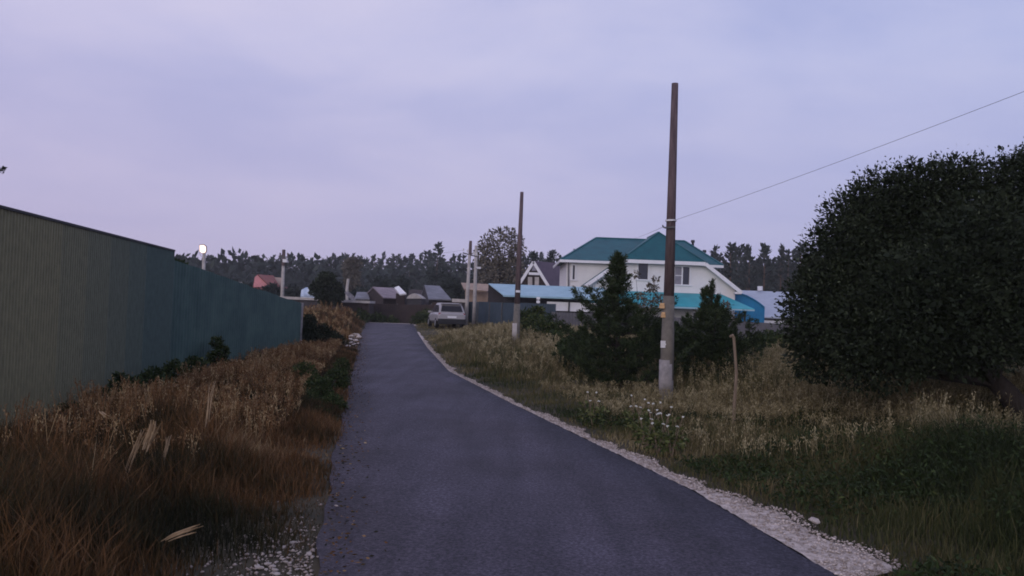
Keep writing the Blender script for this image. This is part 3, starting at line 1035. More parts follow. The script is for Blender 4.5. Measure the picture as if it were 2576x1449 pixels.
zz_ = lambda dx: zl + k * (half - abs(dx)) - 0.16
mb = MB()
mb.prism([(xc - hw, WY, 0), (xc + hw, WY, 0), (xc + hw, WY, zz_(hw)), (xc + ha, WY, za - .16), (xc - ha, WY, za - .16), (xc - hw, WY, zz_(hw))], (0, 3.4, 0))
mb.build('gable_wall', M['plaster'], H)


def window(u0, v0, u1, v1, Y, parent, leaves=2, curtain=False, bars=False):
    a_, b_ = at(u0, (v0 + v1) / 2, Y), at(u1, (v0 + v1) / 2, Y)
    zt, zb = at((u0 + u1) / 2, v0, Y).z, at((u0 + u1) / 2, v1, Y).z
    w, h, cx, cz = b_.x - a_.x, zt - zb, (a_.x + b_.x) / 2, (zt + zb) / 2
    f = 0.10
    mb = MB()
    mb.box((cx, Y, zt - f / 2), (w, 0.10, f)).box((cx, Y, zb + f / 2), (w + .15, 0.16, f))
    mb.box((a_.x + f / 2, Y, cz), (f, 0.10, h - 2 * f)).box((b_.x - f / 2, Y, cz), (f, 0.10, h - 2 * f))
    fr = mb.build('window', M['white'], parent)
    lw = (w - 2 * f) / leaves
    for i in range(leaves):
        x0 = a_.x + f + lw * i
        cur = curtain and i == 0
        MB().box((x0 + lw / 2, Y + .03, cz), (lw - .06, 0.02, h - 2 * f)).build('pane', M['curtain'] if cur else M['glass'], fr)
        if i: MB().box((x0, Y - .005, cz), (0.10, 0.08, h - 2 * f)).build('mullion', M['white'], fr)
        if cur and bars: MB().box((x0 + lw / 2, Y - .005, cz), (lw - .1, 0.06, 0.06)).build('mullion', M['white'], fr)


window(1694, 668, 1738, 719, WY - 0.04, H, 2, True, True)
window(1602, 660, 1634, 706, WY - 0.04, H, 1)
window(1437, 664, 1450, 706, 62.02, H, 1)
MB().tube([at(1430, 655, 61.9), at(1430, 725, 61.9)], [0.06, 0.06], 8).build('downpipe', M['grey_wall'], H)
for (u, v0, v1, Y, cap) in ((1743, 604, 632, 66.0, True), (1772, 629, 650, 64.8, False)):
    mb = MB()
    mb.tube([at(u, v1, Y), at(u, v0 + 4, Y)], [0.10, 0.10], 10)
    mb.tube([at(u, v0 + 6, Y), at(u, v0, Y)], [0.17, 0.15], 10)
    mb.build('chimney_pipe', M['dark_trim'], H)
# lean-to porch roof
zt, zb = zl - 0.32, at(1700, 770, 57.0).z
px0, px1 = xc - half + 0.1, at(1898, 776, 57.0).x
mb = MB()
mb.prism([(px0, 57.0, zb), (px1, 57.0, zb), (px1 - 1.6, WY - .02, zt), (px0 + .3, WY - .02, zt)], (0, 0, -0.07))
mb.build('porch_roof', M['turquoise'], H)
MB().bar((px0, 56.97, zb - .10), (px1, 56.97, zb - .10), 0.05, 0.12).build('gutter', M['sky_blue_roof'], H)
for i in range(5):
    x_ = px0 + .4 + (px1 - px0 - 1.0) * i / 4
    MB().box((x_, 57.3, (zb - .1) / 2), (0.12, 0.12, zb - .1)).build('porch_post', M['dark_trim'], H)
window(1560, 778, 1592, 812, WY - 0.04, H, 2)
window(1740, 784, 1772, 818, WY - 0.04, H, 2)

# light blue carport in front of it, left
a_, b_ = at(1229, 713, 58.0), at(1520, 724, 58.0)
c_, d_ = at(1520, 752, 54.5), at(1266, 741, 54.5)
zt, zb = (a_.z + b_.z) / 2, (c_.z + d_.z) / 2
C = thing('carport', ((c_.x + d_.x) / 2, 56, 0), 'low carport with light blue sheet roof left of the house', 'carport')
MB().prism([(d_.x, 54.5, zb), (c_.x, 54.5, zb), (b_.x, 58.0, zt), (a_.x, 58.0, zt)], (0, 0, -0.06)).build('roof', M['sky_blue_roof'], C)
MB().bar((d_.x, 54.46, zb - .07), (c_.x, 54.46, zb - .07), 0.06, 0.10).build('gutter', M['sky_blue_roof'], C)
for i in range(4):
    x_ = d_.x + .2 + (c_.x - d_.x - .4) * i / 3
    MB().box((x_, 54.8, (zb - .1) / 2), (0.1, 0.1, zb - .1)).build('post', M['dark_trim'], C)
MB().box(((a_.x + b_.x) / 2, 57.8, (zt - .1) / 2), (b_.x - a_.x, 0.12, zt - .1)).build('back_wall', M['dark_wall'], C)
w0, w1 = at(1376, 757, 54.9), at(1500, 784, 54.9)
mb = MB()
mb.box(((w0.x + w1.x) / 2, 54.9, (w0.z + w1.z) / 2 - .04), (w1.x - w0.x, 0.06, w0.z - w1.z))
mb.build('white_side_panel', M['white'], C)
for i in range(9):
    x_ = d_.x + .3 + (c_.x - d_.x - .6) * i / 8
    MB().box((x_, 54.62, zb - .20), (0.10, 0.20, 0.10)).build('rafter_end', M['dark_trim'], C)
c = at(1354, 755, 54.3)
mb = MB()
mb.box(c + Vector((0, 0, .13)), (0.24, 0.16, 0.17)).box(c - Vector((0, 0, .12)), (0.24, 0.16, 0.17))
mb.box((c.x, c.y + .1, c.z / 2), (0.06, 0.05, c.z + .3))
tag(mb.build('meter_box', M['white'], org=(c.x, c.y, 0)), 'pair of small white meter boxes at the carport edge', 'meter box')

# bright blue arched canopy right of the house
YB = 61.0
pts = [(1800, 730), (1845, 737), (1862, 740), (1880, 746), (1897, 755), (1912, 765), (1924, 775), (1923, 800), (1920, 845), (1800, 845)]
bo = at(1870, 850, YB)
BL = thing('shed', (bo.x, YB, 0), 'bright blue metal shed with a curved roof line', 'shed')
MB().prism([at(u, v, YB) for u, v in pts], (0, 5.0, 0)).build('wall', M['blue_sheet'], BL)
mb = MB()
arc = [at(u, v, YB - .15) + Vector((0, 0, .03)) for u, v in pts[:7]]
for i in range(6):
    mb.prism([arc[i], arc[i + 1], arc[i + 1] + Vector((0, 0, .07)), arc[i] + Vector((0, 0, .07))], (0, 5.3, 0))
mb.build('roof', M['blue_sheet'], BL)

# grey roofed outbuilding further right
a_, b_ = at(1850, 729, 76.0), at(2060, 738, 76.0)
c_, d_ = at(2060, 804, 69.0), at(1835, 792, 69.0)
zt, zb = (a_.z + b_.z) / 2, (c_.z + d_.z) / 2
OB = thing('outbuilding', ((c_.x + d_.x) / 2, 72, 0), 'long low outbuilding with pale grey blue roof beside the big tree', 'outbuilding')
mb = MB()
mb.prism([(d_.x, 69, zb), (c_.x, 69, zb), (b_.x, 76, zt), (a_.x, 76, zt)], (0, 0, -0.1))
mb.prism([(a_.x, 76, zt), (b_.x, 76, zt), (b_.x, 82, zb), (a_.x, 82, zb)], (0, 0, -0.1))
rf = mb.build('roof', M['grey_roof'], OB)
MB().tube([at(1912, 731, 75.6), at(1912, 720, 75.6)], [0.24, 0.24], 8).build('chimney', M['white'], rf)
mb = MB()
mb.box(((c_.x + d_.x) / 2, 75.5, (zb - .1) / 2 - .15), (c_.x - d_.x - .8, 12, zb + .2))
mb.build('wall', M['grey_wall'], OB)
z0, z1 = at(1960, 803, 69.3).z, at(1960, 821, 69.3).z
MB().box(((c_.x + d_.x) / 2, 69.35, (z0 + z1) / 2 - .15), (c_.x - d_.x - .8, 0.1, z0 - z1)).build('white_band', M['white'], OB)

# A-frame house with purple-brown roof
ap = at(1342, 656, 80.0)
lf, rf_ = at(1300, 722, 80.0), at(1384, 724, 80.0)
zl_ = (lf.z + rf_.z) / 2
AF = thing('house', (ap.x, 80, 0), 'steep gabled cottage with purple brown roof and white bargeboards', 'house')
rv = Vector((4.6, 4.2, 0))
lf, rf_ = Vector((lf.x, 80, zl_)), Vector((rf_.x, 80, zl_))
mb = MB()
mb.prism([rf_, rf_ + rv, ap + rv, ap], (0.0, 0.02, -0.18))
mb.prism([ap, ap + rv, lf + rv, lf], (0.0, 0.02, -0.18))
mb.build('roof', M['purple_roof'], AF)
mb = MB()
mb.prism([lf + Vector((.3, .15, -.1)), rf_ + Vector((-.3, .15, -.1)), ap + Vector((0, .15, -.3))], rv * .95)
mb.prism([(lf.x + .4, 80.15, 0), (rf_.x - .4, 80.15, 0), (rf_.x - .4, 80.15, zl_ - .1), (lf.x + .4, 80.15, zl_ - .1)], rv * .95)
mb.build('wall', M['dark_board'], AF)
for q_ in (lf, rf_):
    MB().bar(q_ + Vector((0, -.06, -.12)), ap + Vector((0, -.06, -.12)), 0.06, 0.30).build('bargeboard', M['white'], AF)
MB().bar(at(1330, 688, 79.85), at(1357, 689, 79.85), 0.06, 0.26).build('collar_beam', M['white'], AF)
MB().prism([at(1337, 681, 79.95), at(1349, 681, 79.95), at(1343, 664, 79.95)], (0, .08, 0)).build('gable_infill', M['curtain'], AF)
for u in (1328, 1345):
    MB().prism([at(u, 697, 79.9), at(u + 11, 697, 79.9), at(u + 11, 722, 79.9), at(u, 722, 79.9)], (0, .1, 0)).build('pale_panel', M['pale_pole'], AF)

# tan sheds left of the carport
TS = at(1200, 800, 68.0)
t = thing('shed', (TS.x, 68, 0), 'tan boarded shed with overhanging flat roof behind the twin poles', 'shed')
mb = MB()
mb.prism([at(1170, 722, 68), at(1240, 724, 68), at(1240, 838, 68), at(1170, 838, 68)], (0, 4, 0))
mb.build('wall', M['tan'], t)
mb = MB()
mb.prism([at(1160, 711, 67.5), at(1234, 715, 67.5), at(1241, 733, 66.2), at(1168, 727, 66.2)], (0, 0.1, -0.12))
mb.build('roof', M['tan'], t)
t = thing('shed', (at(1250, 800, 64).x, 64, 0), 'smaller tan shed between the flat roofed shed and the carport', 'shed')
mb = MB()
mb.prism([at(1226, 738, 64), at(1264, 740, 64), at(1264, 835, 64), at(1226, 835, 64)], (0, 3, 0))
mb.build('wall', M['tan'], t)
MB().prism([at(1224, 732, 63.6), at(1250, 728, 66), at(1268, 737, 63.6)], (0, 2, -0.05)).build('roof', M['pinkish'], t)


# fences at the far end and along the right yards
def panel_fence(pts, tops, name, label, mat, pitch, width, cat='fence', uneven=.03):
    p0 = Vector(pts[0])
    t = thing(name, (p0.x, p0.y, 0), label, cat)
    for i in range(len(pts) - 1):
        a, b = Vector((pts[i][0], pts[i][1], 0)), Vector((pts[i + 1][0], pts[i + 1][1], 0))
        L = (b - a).length
        n = max(1, int(L / width))
        for k in range(n):
            q0, q1 = a.lerp(b, k / n), a.lerp(b, (k + 1) / n)
            z0 = tops[i] + (tops[i + 1] - tops[i]) * k / n
            z1 = tops[i] + (tops[i + 1] - tops[i]) * (k + 1) / n
            j = rnd.uniform(-uneven, uneven)
            corrugated(q0, q1, -0.1, -0.1, z0 + j, z1 + j, pitch, 0.03).build('fence_panel', mat, t)
            dd = (b - a).normalized()
            MB().box((q0.x - dd.y * -.06, q0.y + dd.x * .06, z0 / 2), (0.07, 0.07, z0), math.atan2(dd.y, dd.x)).build('post', M['steel'], t)
    return t


pA, pB, pC = at(1178, 758, 60.0), at(1300, 762, 50.0), at(1398, 790, 47.5)
panel_fence([(pA.x, pA.y), (pB.x, pB.y), (pC.x, pC.y)], [pA.z, pB.z, pB.z], 'metal_fence', 'dark navy sheet metal fence behind the middle pole', M['navy_sheet'], 0.2, 2.4)
pC, pD, pE = at(1390, 784, 47.3), at(1500, 788, 47.0), at(2080, 822, 45.0)
panel_fence([(pC.x, pC.y), (pD.x, pD.y), (pE.x, pE.y)], [pC.z, pD.z, pE.z], 'metal_fence', 'grey sheet metal fence in front of the white house', M['grey_sheet'], 0.2, 2.4)
pA, pB, pC = at(845, 757, 64.0), at(1000, 762, 63.5), at(1178, 763, 61.0)
panel_fence([(pA.x, pA.y), (pB.x, pB.y), (pC.x, pC.y)], [pA.z, pB.z - .05, pC.z], 'board_fence', 'dark brown board fence closing the far end of the road', M['dark_board'], 0.16, 2.4, uneven=.12)


def gable_shed(name, label, ridge0, ridge1, eave0, eave1, depth, wall, roofm, cat='shed', group=None):
    """ridge and near eave given as points; far slope mirrored behind"""
    r0, r1_, e0, e1 = [Vector(p) for p in (ridge0, ridge1, eave0, eave1)]
    zr_, ze_ = (r0.z + r1_.z) / 2, (e0.z + e1.z) / 2
    r0.z = r1_.z = zr_
    e0.z = e1.z = ze_
    b0, b1 = 2 * r0 - e0, 2 * r1_ - e1
    b0.z = b1.z = ze_
    t = thing(name, ((e0.x + e1.x) / 2, e0.y, 0), label, cat, group)
    mb = MB()
    mb.prism([e0, e1, r1_, r0], (0, 0, -.1))
    mb.prism([r0, r1_, b1, b0], (0, 0, -.1))
    mb.build('roof', roofm, t)
    g = lambda p, z: Vector((p.x, p.y, z))
    mb = MB()
    ins = lambda p, c: g(c.lerp(p, 0.93), p.z - .12)
    ctr = (e0 + e1 + b0 + b1) / 4
    E0, E1, B0_, B1_ = ins(e0, ctr), ins(e1, ctr), ins(b0, ctr), ins(b1, ctr)
    for p, q_ in ((E0, E1), (E1, B1_), (B1_, B0_), (B0_, E0)):
        mb.poly([g(p, 0), g(q_, 0), q_, p])
    mb.poly([E0, B0_, g(ctr.lerp(r0, .93), r0.z - .14)])
    mb.poly([E1, g(ctr.lerp(r1_, .93), r1_.z - .14), B1_])
    mb.build('wall', wall, t)
    return t


gable_shed('shed', 'dark gabled shed with pinkish grey roof at the road end', at(938, 722, 73), at(1000, 724, 75), at(964, 750, 69), at(1020, 748, 71), 4, M['dark_board'], M['pinkish'])
gable_shed('shed', 'shed with slate blue roof left of the parked car', at(1068, 714, 74), at(1106, 722, 75), at(1078, 748, 69), at(1136, 757, 70), 4, M['dark_wall'], M['slate_roof'])
gable_shed('shed', 'low dark roofed shed between the pinkish roof and the slate blue roof', at(1030, 728, 80), at(1062, 730, 80), at(1026, 746, 77), at(1068, 748, 77), 3, M['dark_wall'], M['dark_board'])
gable_shed('shed', 'low brown roofed shed just left of the dark gabled shed', at(898, 734, 76), at(925, 735, 76), at(892, 750, 73), at(930, 752, 73), 3, M['dark_wall'], M['slate_roof'])
t = thing('shed', (at(1008, 800, 68).x, 68, 0), 'little shed with steep white roof panel at the road end', 'shed')
MB().prism([at(992, 723, 68), at(1003, 719, 68), at(1022, 738, 67), at(1006, 740, 67)], (0, .1, -.12)).build('roof', M['white'], t)
MB().prism([at(996, 738, 68.2), at(1018, 740, 68.2), at(1018, 825, 68.2), at(996, 825, 68.2)], (0, 1.5, 0)).build('wall', M['dark_board'], t)
t = thing('greenhouse', (at(1042, 800, 66).x, 66, 0), 'low shed with a pale rounded roof at the road end', 'greenhouse')
arc = [at(u, v, 66) for u, v in ((1022, 751), (1026, 745), (1034, 740), (1042, 738), (1050, 741), (1058, 747), (1062, 751))]
MB().prism(arc, (0, 3, 0)).build('cover', M['pale_pole'], t)
MB().prism([at(1024, 752, 66.1), at(1060, 753, 66.1), at(1060, 830, 66.1), at(1024, 830, 66.1)], (0, 2.7, 0)).build('wall', M['dark_wall'], t)
t = thing('shed', (at(1156, 800, 58).x, 58.5, 0), 'low shed with flat pale roof edge behind the parked car', 'shed')
MB().prism([at(1137, 751, 58), at(1173, 753, 58), at(1173, 761, 58), at(1137, 760, 58)], (0, 2.5, 0)).build('roof', M['pale_pole'], t)
MB().prism([at(1140, 761, 58.2), at(1171, 762, 58.2), at(1171, 838, 58.2), at(1140, 836, 58.2)], (0, 2.2, 0)).build('wall', M['dark_wall'], t)
# long pale roof edge left of the road
t = thing('shed', (at(890, 800, 60).x, 61, 0), 'long low lean-to with pale roof edge left of the road end', 'shed')
MB().prism([at(848, 754, 60), at(930, 757, 60), at(930, 763, 60), at(848, 760, 60)], (0, 2.5, 0)).build('roof', M['pale_pole'], t)
MB().prism([at(852, 760, 60.2), at(928, 763, 60.2), at(928, 828, 60.2), at(852, 826, 60.2)], (0, 2.2, 0)).build('wall', M['dark_board'], t)
MB().prism([at(866, 736, 60.6), at(876, 733, 60.6), at(890, 745, 60.4), at(894, 755, 60.3), at(884, 755, 60.3)], (0, .12, 0)).build('leaning_sheet', M['concrete'], t)
t = thing('shed', (at(770, 800, 62).x, 63, 0), 'long low shed whose pale roof edge shows above the teal fence', 'shed')
MB().prism([at(700, 745, 62), at(835, 751, 62), at(835, 757, 62), at(700, 752, 62)], (0, 3, 0)).build('roof', M['pale_pole'], t)
MB().prism([at(704, 753, 62.2), at(832, 757, 62.2), at(832, 824, 62.2), at(704, 820, 62.2)], (0, 2.6, 0)).build('wall', M['dark_wall'], t)
# blue-white tarp heap
bz = at(778, 745, 63.5)
pts2 = [(756, 745), (758, 729), (770, 723), (785, 724), (799, 722), (803, 728), (794, 737), (796, 744), (780, 746)]
mb = MB()
mb.prism([at(u, v, 63.0) for u, v in pts2], (0, 1.2, 0.02))
mb.prism([at(u * .7 + 778 * .3, v * .7 + 733 * .3, 62.8) for u, v in pts2], (0, .3, 0))
mb.prism([at(u, v, 63.0) for u, v in ((756, 746), (798, 747), (798, 757), (756, 755))], (0, 1.2, 0))
tag(mb.build('tarpaulin', M['tarp'], org=bz), 'crumpled light blue and white tarpaulin heap by the round dark tree', 'tarpaulin')
# short pale post
pq = at(876, 740, 66)
MB().tube([(pq.x, pq.y, 0), at(873, 728, 66), at(877, 701, 66)], [.13, .12, .10], 8)
mb = MB()
mb.tube([(pq.x, pq.y, -.1), at(873, 728, 66), at(876, 701, 66)], [.14, .13, .12], 8)
tag(mb.build('concrete_post', M['pale_pole'], org=(pq.x, pq.y, 0)), 'short pale concrete post right of the round dark tree', 'post')

# red roofed cottage far left, pink gable
t = thing('house', (at(670, 800, 105).x, 106, 0), 'distant cottage with faded red roof and pink gable', 'house')
MB().prism([at(638, 716, 105), at(641, 697, 105), at(648, 691, 105), at(656, 700, 105), at(671, 713, 105), at(671, 722, 105), at(638, 722, 105)], (0, .3, 0)).build('gable_wall', M['pink_wall'], t)
MB().prism([at(648, 690, 104.8), at(688, 693, 107), at(702, 718, 106), at(672, 713, 104.6)], (0, .1, -.15)).build('roof', M['red_roof'], t)
MB().prism([at(622, 717, 105.5), at(706, 721, 105.5), at(706, 790, 105.5), at(622, 790, 105.5)], (0, 5, 0)).build('wall', M['red_roof'], t)
MB().prism([at(688, 697, 108), at(712, 699, 108), at(712, 716, 107), at(694, 716, 107)], (0, .1, -.15)).build('annex_roof', M['tan'], t)
for (u, v, w, lab) in ((540, 700, 14, 'tiny distant shed with a white roof, below the lit lamp'), (603, 711, 18, 'tiny distant shed with a pale roof, left of the pink gable')):
    b_ = at(u, 790, 110)
    t = thing('shed', (b_.x, 110, 0), lab, 'shed')
    MB().prism([at(u - w, v + 8, 109.5), at(u - w * .6, v - 2, 111), at(u + w * .6, v - 1, 111), at(u + w, v + 9, 109.5)], (0, .2, -.12)).build('roof', M['pale_pole'], t)
    MB().prism([at(u - w * .9, v + 9, 110), at(u + w * .9, v + 10, 110), at(u + w * .9, 790, 110), at(u - w * .9, 790, 110)], (0, 3, 0)).build('wall', M['grey_wall'], t)

# ------------------------------------------------------------------ the parked car
cp = G(1136, 829)
CAR = thing('car', (0, 0, 0), 'silver hatchback parked on the right verge, seen from behind', 'car')


def loft(sections, name, mat, parent, smooth=True):
    mb = MB()
    n = len(sections[0])
    for s_ in sections: mb.v += [Vector(p) for p in s_]
    for i in range(len(sections) - 1):
        for k in range(n):
            k2 = (k + 1) % n
            mb.f.append((i * n + k, i * n + k2, (i + 1) * n + k2, (i + 1) * n + k))
    mb.f.append(tuple(range(n - 1, -1, -1)))
    mb.f.append(tuple((len(sections) - 1) * n + k for k in range(n)))
    return mb.build(name, mat, parent, smooth=False)


def ring(y, hw_, zb_, zt_, r=0.10):
    return [(-hw_ + r, y, zb_), (hw_ - r, y, zb_), (hw_, y, zb_ + r), (hw_, y, zt_ - r * 1.4), (hw_ - r, y, zt_), (-hw_ + r, y, zt_), (-hw_, y, zt_ - r * 1.4), (-hw_, y, zb_ + r)]


# y runs forward; rear bumper at y = 0
loft([ring(0.02, .78, .52, .92, .08), ring(.10, .85, .42, 1.00), ring(.9, .875, .36, 1.02), ring(2.2, .875, .36, .99), ring(3.2, .86, .36, .93), ring(3.85, .80, .38, .82), ring(4.08, .66, .44, .70, .06)], 'body', M['car_paint'], CAR)
loft([ring(.10, .80, .96, 1.02, .02), ring(.30, .73, .97, 1.42, .09), ring(.62, .71, .98, 1.60, .10), ring(1.2, .71, .98, 1.64, .10), ring(2.0, .70, .97, 1.61, .10), ring(2.45, .72, .96, 1.42, .09), ring(3.05, .78, .92, .97, .02)], 'cabin', M['car_paint'], CAR)
mb = MB()
mb.prism([(-.66, .13, 1.08), (.66, .13, 1.08), (.58, .33, 1.45), (-.58, .33, 1.45)], (0, -.035, .01))
mb.build('rear_window', M['car_glass'], CAR)
mb = MB()
mb.prism([(-.64, 3.0, .99), (.64, 3.0, .99), (.58, 2.46, 1.42), (-.58, 2.46, 1.42)], (0, .03, .03))
mb.build('windscreen', M['car_glass'], CAR)
for sx in (-1, 1):
    MB().prism([(sx * .75, .50, 1.05), (sx * .75, 1.30, 1.05), (sx * .715, 1.30, 1.50), (sx * .715, .62, 1.48)], (sx * .03, 0, 0)).build('side_window', M['car_glass'], CAR)
    MB().prism([(sx * .75, 1.38, 1.05), (sx * .755, 2.62, 1.04), (sx * .715, 2.12, 1.47), (sx * .715, 1.38, 1.50)], (sx * .03, 0, 0)).build('side_window', M['car_glass'], CAR)
    mb = MB()
    mb.box((sx * .96, 2.45, 1.03), (.20, .10, .14)).box((sx * .84, 2.47, .99), (.14, .05, .04))
    mb.build('wing_mirror', M['car_paint'], CAR)
    MB().prism([(sx * .58, .075, .80), (sx * .80, .085, .80), (sx * .80, .095, .98), (sx * .68, .085, 1.00)], (0, -.03, 0)).build('tail_light', M['tail_red'], CAR)
    MB().prism([(sx * .45, 4.04, .62), (sx * .72, 3.96, .64), (sx * .74, 3.90, .76), (sx * .5, 4.0, .74)], (0, .05, 0)).build('headlight', M['ceramic'], CAR)
    for yy_ in (.72, 3.28):
        mb = MB()
        mb.tube([(sx * .68, yy_, .33), (sx * .70, yy_, .33), (sx * .86, yy_, .33), (sx * .885, yy_, .33)], [.29, .33, .33, .29], 20)
        w_ = mb.build('wheel', M['rubber'], CAR)
        MB().tube([(sx * .87, yy_, .33), (sx * .897, yy_, .33)], [.21, .19], 14).build('rim', M['rim'], w_)
mb = MB()
mb.prism([(-.80, -.03, .30), (.80, -.03, .30), (.84, -.03, .62), (-.84, -.03, .62)], (0, .25, 0))
mb.build('rear_bumper', M['car_dark'], CAR)
mb = MB()
mb.box((0, 2.0, .34), (1.50, 3.8, .14))
mb.build('underbody', M['car_dark'], CAR)
mb = MB()
mb.box((0, .02, .74), (.54, .03, .12))
mb.build('licence_plate', M['white'], CAR)
MB().box((0, .42, 1.60), (1.20, .30, .04)).build('spoiler', M['car_paint'], CAR)
MB().box((.02, .13, 1.09), (.5, .015, .02)).build('wiper', M['car_dark'], CAR)
CAR.location = (cp.x, cp.y, 0.06)
CAR.rotation_euler = (0, 0, R(15.0))
CAR.scale = (1.08, 1.08, 1.0)

# ------------------------------------------------------------------ near trees and shrubs
# big dark round tree at the right edge
base = at(2650, 1120, 10.4)
base.z = 0
BT = thing('broadleaf_tree', base, 'big dark round tree with a leaning trunk at right edge', 'tree')
fork = at(2500, 955, 10.5)
mb = MB()
mid1 = at(2585, 1055, 10.4)
mid2 = at(2535, 990, 10.45)
mb.tube([base - Vector((-.1, 0, .15)), mid1, mid2, fork], [.19, .15, .135, .12], 12)
mb.build('trunk', M['bark'], BT, smooth=True)
clp = [(2090, 800, 120, 10.2), (2060, 880, 80, 10.3), (2150, 690, 130, 10.6), (2200, 860, 130, 9.6), (2260, 600, 150, 10.8), (2330, 780, 170, 9.4), (2380, 560, 150, 10.6),
       (2450, 830, 120, 9.4), (2460, 680, 180, 9.6), (2520, 540, 150, 10.9), (2600, 730, 170, 9.8), (2640, 560, 200, 10.8), (2120, 640, 95, 10.4), (2160, 570, 90, 10.6), (2225, 515, 90, 10.7), (2310, 485, 80, 10.7), (2060, 740, 80, 10.3), (2615, 470, 95, 10.8), (2680, 440, 110, 10.9), (2395, 455, 60, 10.7), (2720, 520, 200, 11.0), (2760, 720, 210, 10.4),
       (2300, 870, 70, 10.5), (2420, 880, 65, 10.6), (2180, 880, 60, 10.4), (2680, 850, 120, 10.6), (2400, 720, 220, 12.0), (2250, 760, 180, 12.2), (2600, 690, 250, 12.4)]
clumps = []
for (u, v, r_, Y) in clp:
    p = at(u, v, Y)
    clumps.append((p.x, p.y, p.z, r_ * Y / F))
for i, c in enumerate(clumps[:14]):
    p = Vector(c[:3])
    mb = MB()
    mb.tube([fork - Vector((0, 0, .05)), fork.lerp(p, .5) + Vector((0, .1, -.1)), p], [.06, .04, .012], 6)
    mb.build('limb', M['bark'], BT)
V1, Q1, t1 = clump_leaves(clumps, 170000, 0.040, inner=0.6, ratio=0.45)
V3, Q3, t3 = clump_leaves(clumps, 60000, 0.085, inner=0.1, ratio=0.55)       # deeper foliage that closes the crown, inner shade put into its tone
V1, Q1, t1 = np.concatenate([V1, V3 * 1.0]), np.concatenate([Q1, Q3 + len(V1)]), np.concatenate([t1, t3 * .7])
# sprays: small bunches of outer leaves toned lighter as if lit, standing proud of the crown
k_ = 1500
kk = rng.integers(0, len(clumps), k_)
CC = np.array(clumps)
dd_ = rng.normal(0, 1, (k_, 3)); dd_ /= np.linalg.norm(dd_, axis=1, keepdims=True)
pp_ = CC[kk, :3] + dd_ * CC[kk, 3:4] * (.96 + .07 * rng.random((k_, 1)))
PP_ = np.repeat(pp_, 16, 0) + rng.normal(0, .06, (k_ * 16, 3))
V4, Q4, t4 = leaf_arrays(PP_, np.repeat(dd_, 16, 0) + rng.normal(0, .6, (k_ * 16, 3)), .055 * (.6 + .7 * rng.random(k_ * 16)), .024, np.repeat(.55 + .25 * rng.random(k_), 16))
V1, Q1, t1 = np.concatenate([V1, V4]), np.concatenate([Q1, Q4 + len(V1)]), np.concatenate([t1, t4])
# shoots that break the outline
S = []
for i in range(420):
    c = clumps[rnd.randrange(len(clumps))]
    dv = Vector((rnd.gauss(0, 1), rnd.gauss(0, 1), abs(rnd.gauss(0, 1)) + .1)).normalized()
    p0 = Vector(c[:3]) + dv * c[3] * 0.88
    ln = rnd.uniform(.08, .22)
    bend = Vector((rnd.uniform(-.3, .3), rnd.uniform(-.3, .3), .5))
    for j in range(9):
        tt = j / 8
        S.append((*(p0 + dv * ln * tt + bend * ln * tt * tt * .5), dv.x, dv.y, dv.z))
S = np.array(S)
V2, Q2, t2_ = leaf_arrays(S[:, :3], S[:, 3:] + rng.normal(0, .7, (len(S), 3)), 0.05 * (0.6 + .6 * rng.random(len(S))), 0.024, 0.6 + .2 * rng.normal(0, 1, len(S)))
np_mesh('crown', np.concatenate([V1, V2]), np.concatenate([Q1, Q2 + len(V1)]), T['willow'], parent=BT, tone=np.concatenate([t1, t2_]))


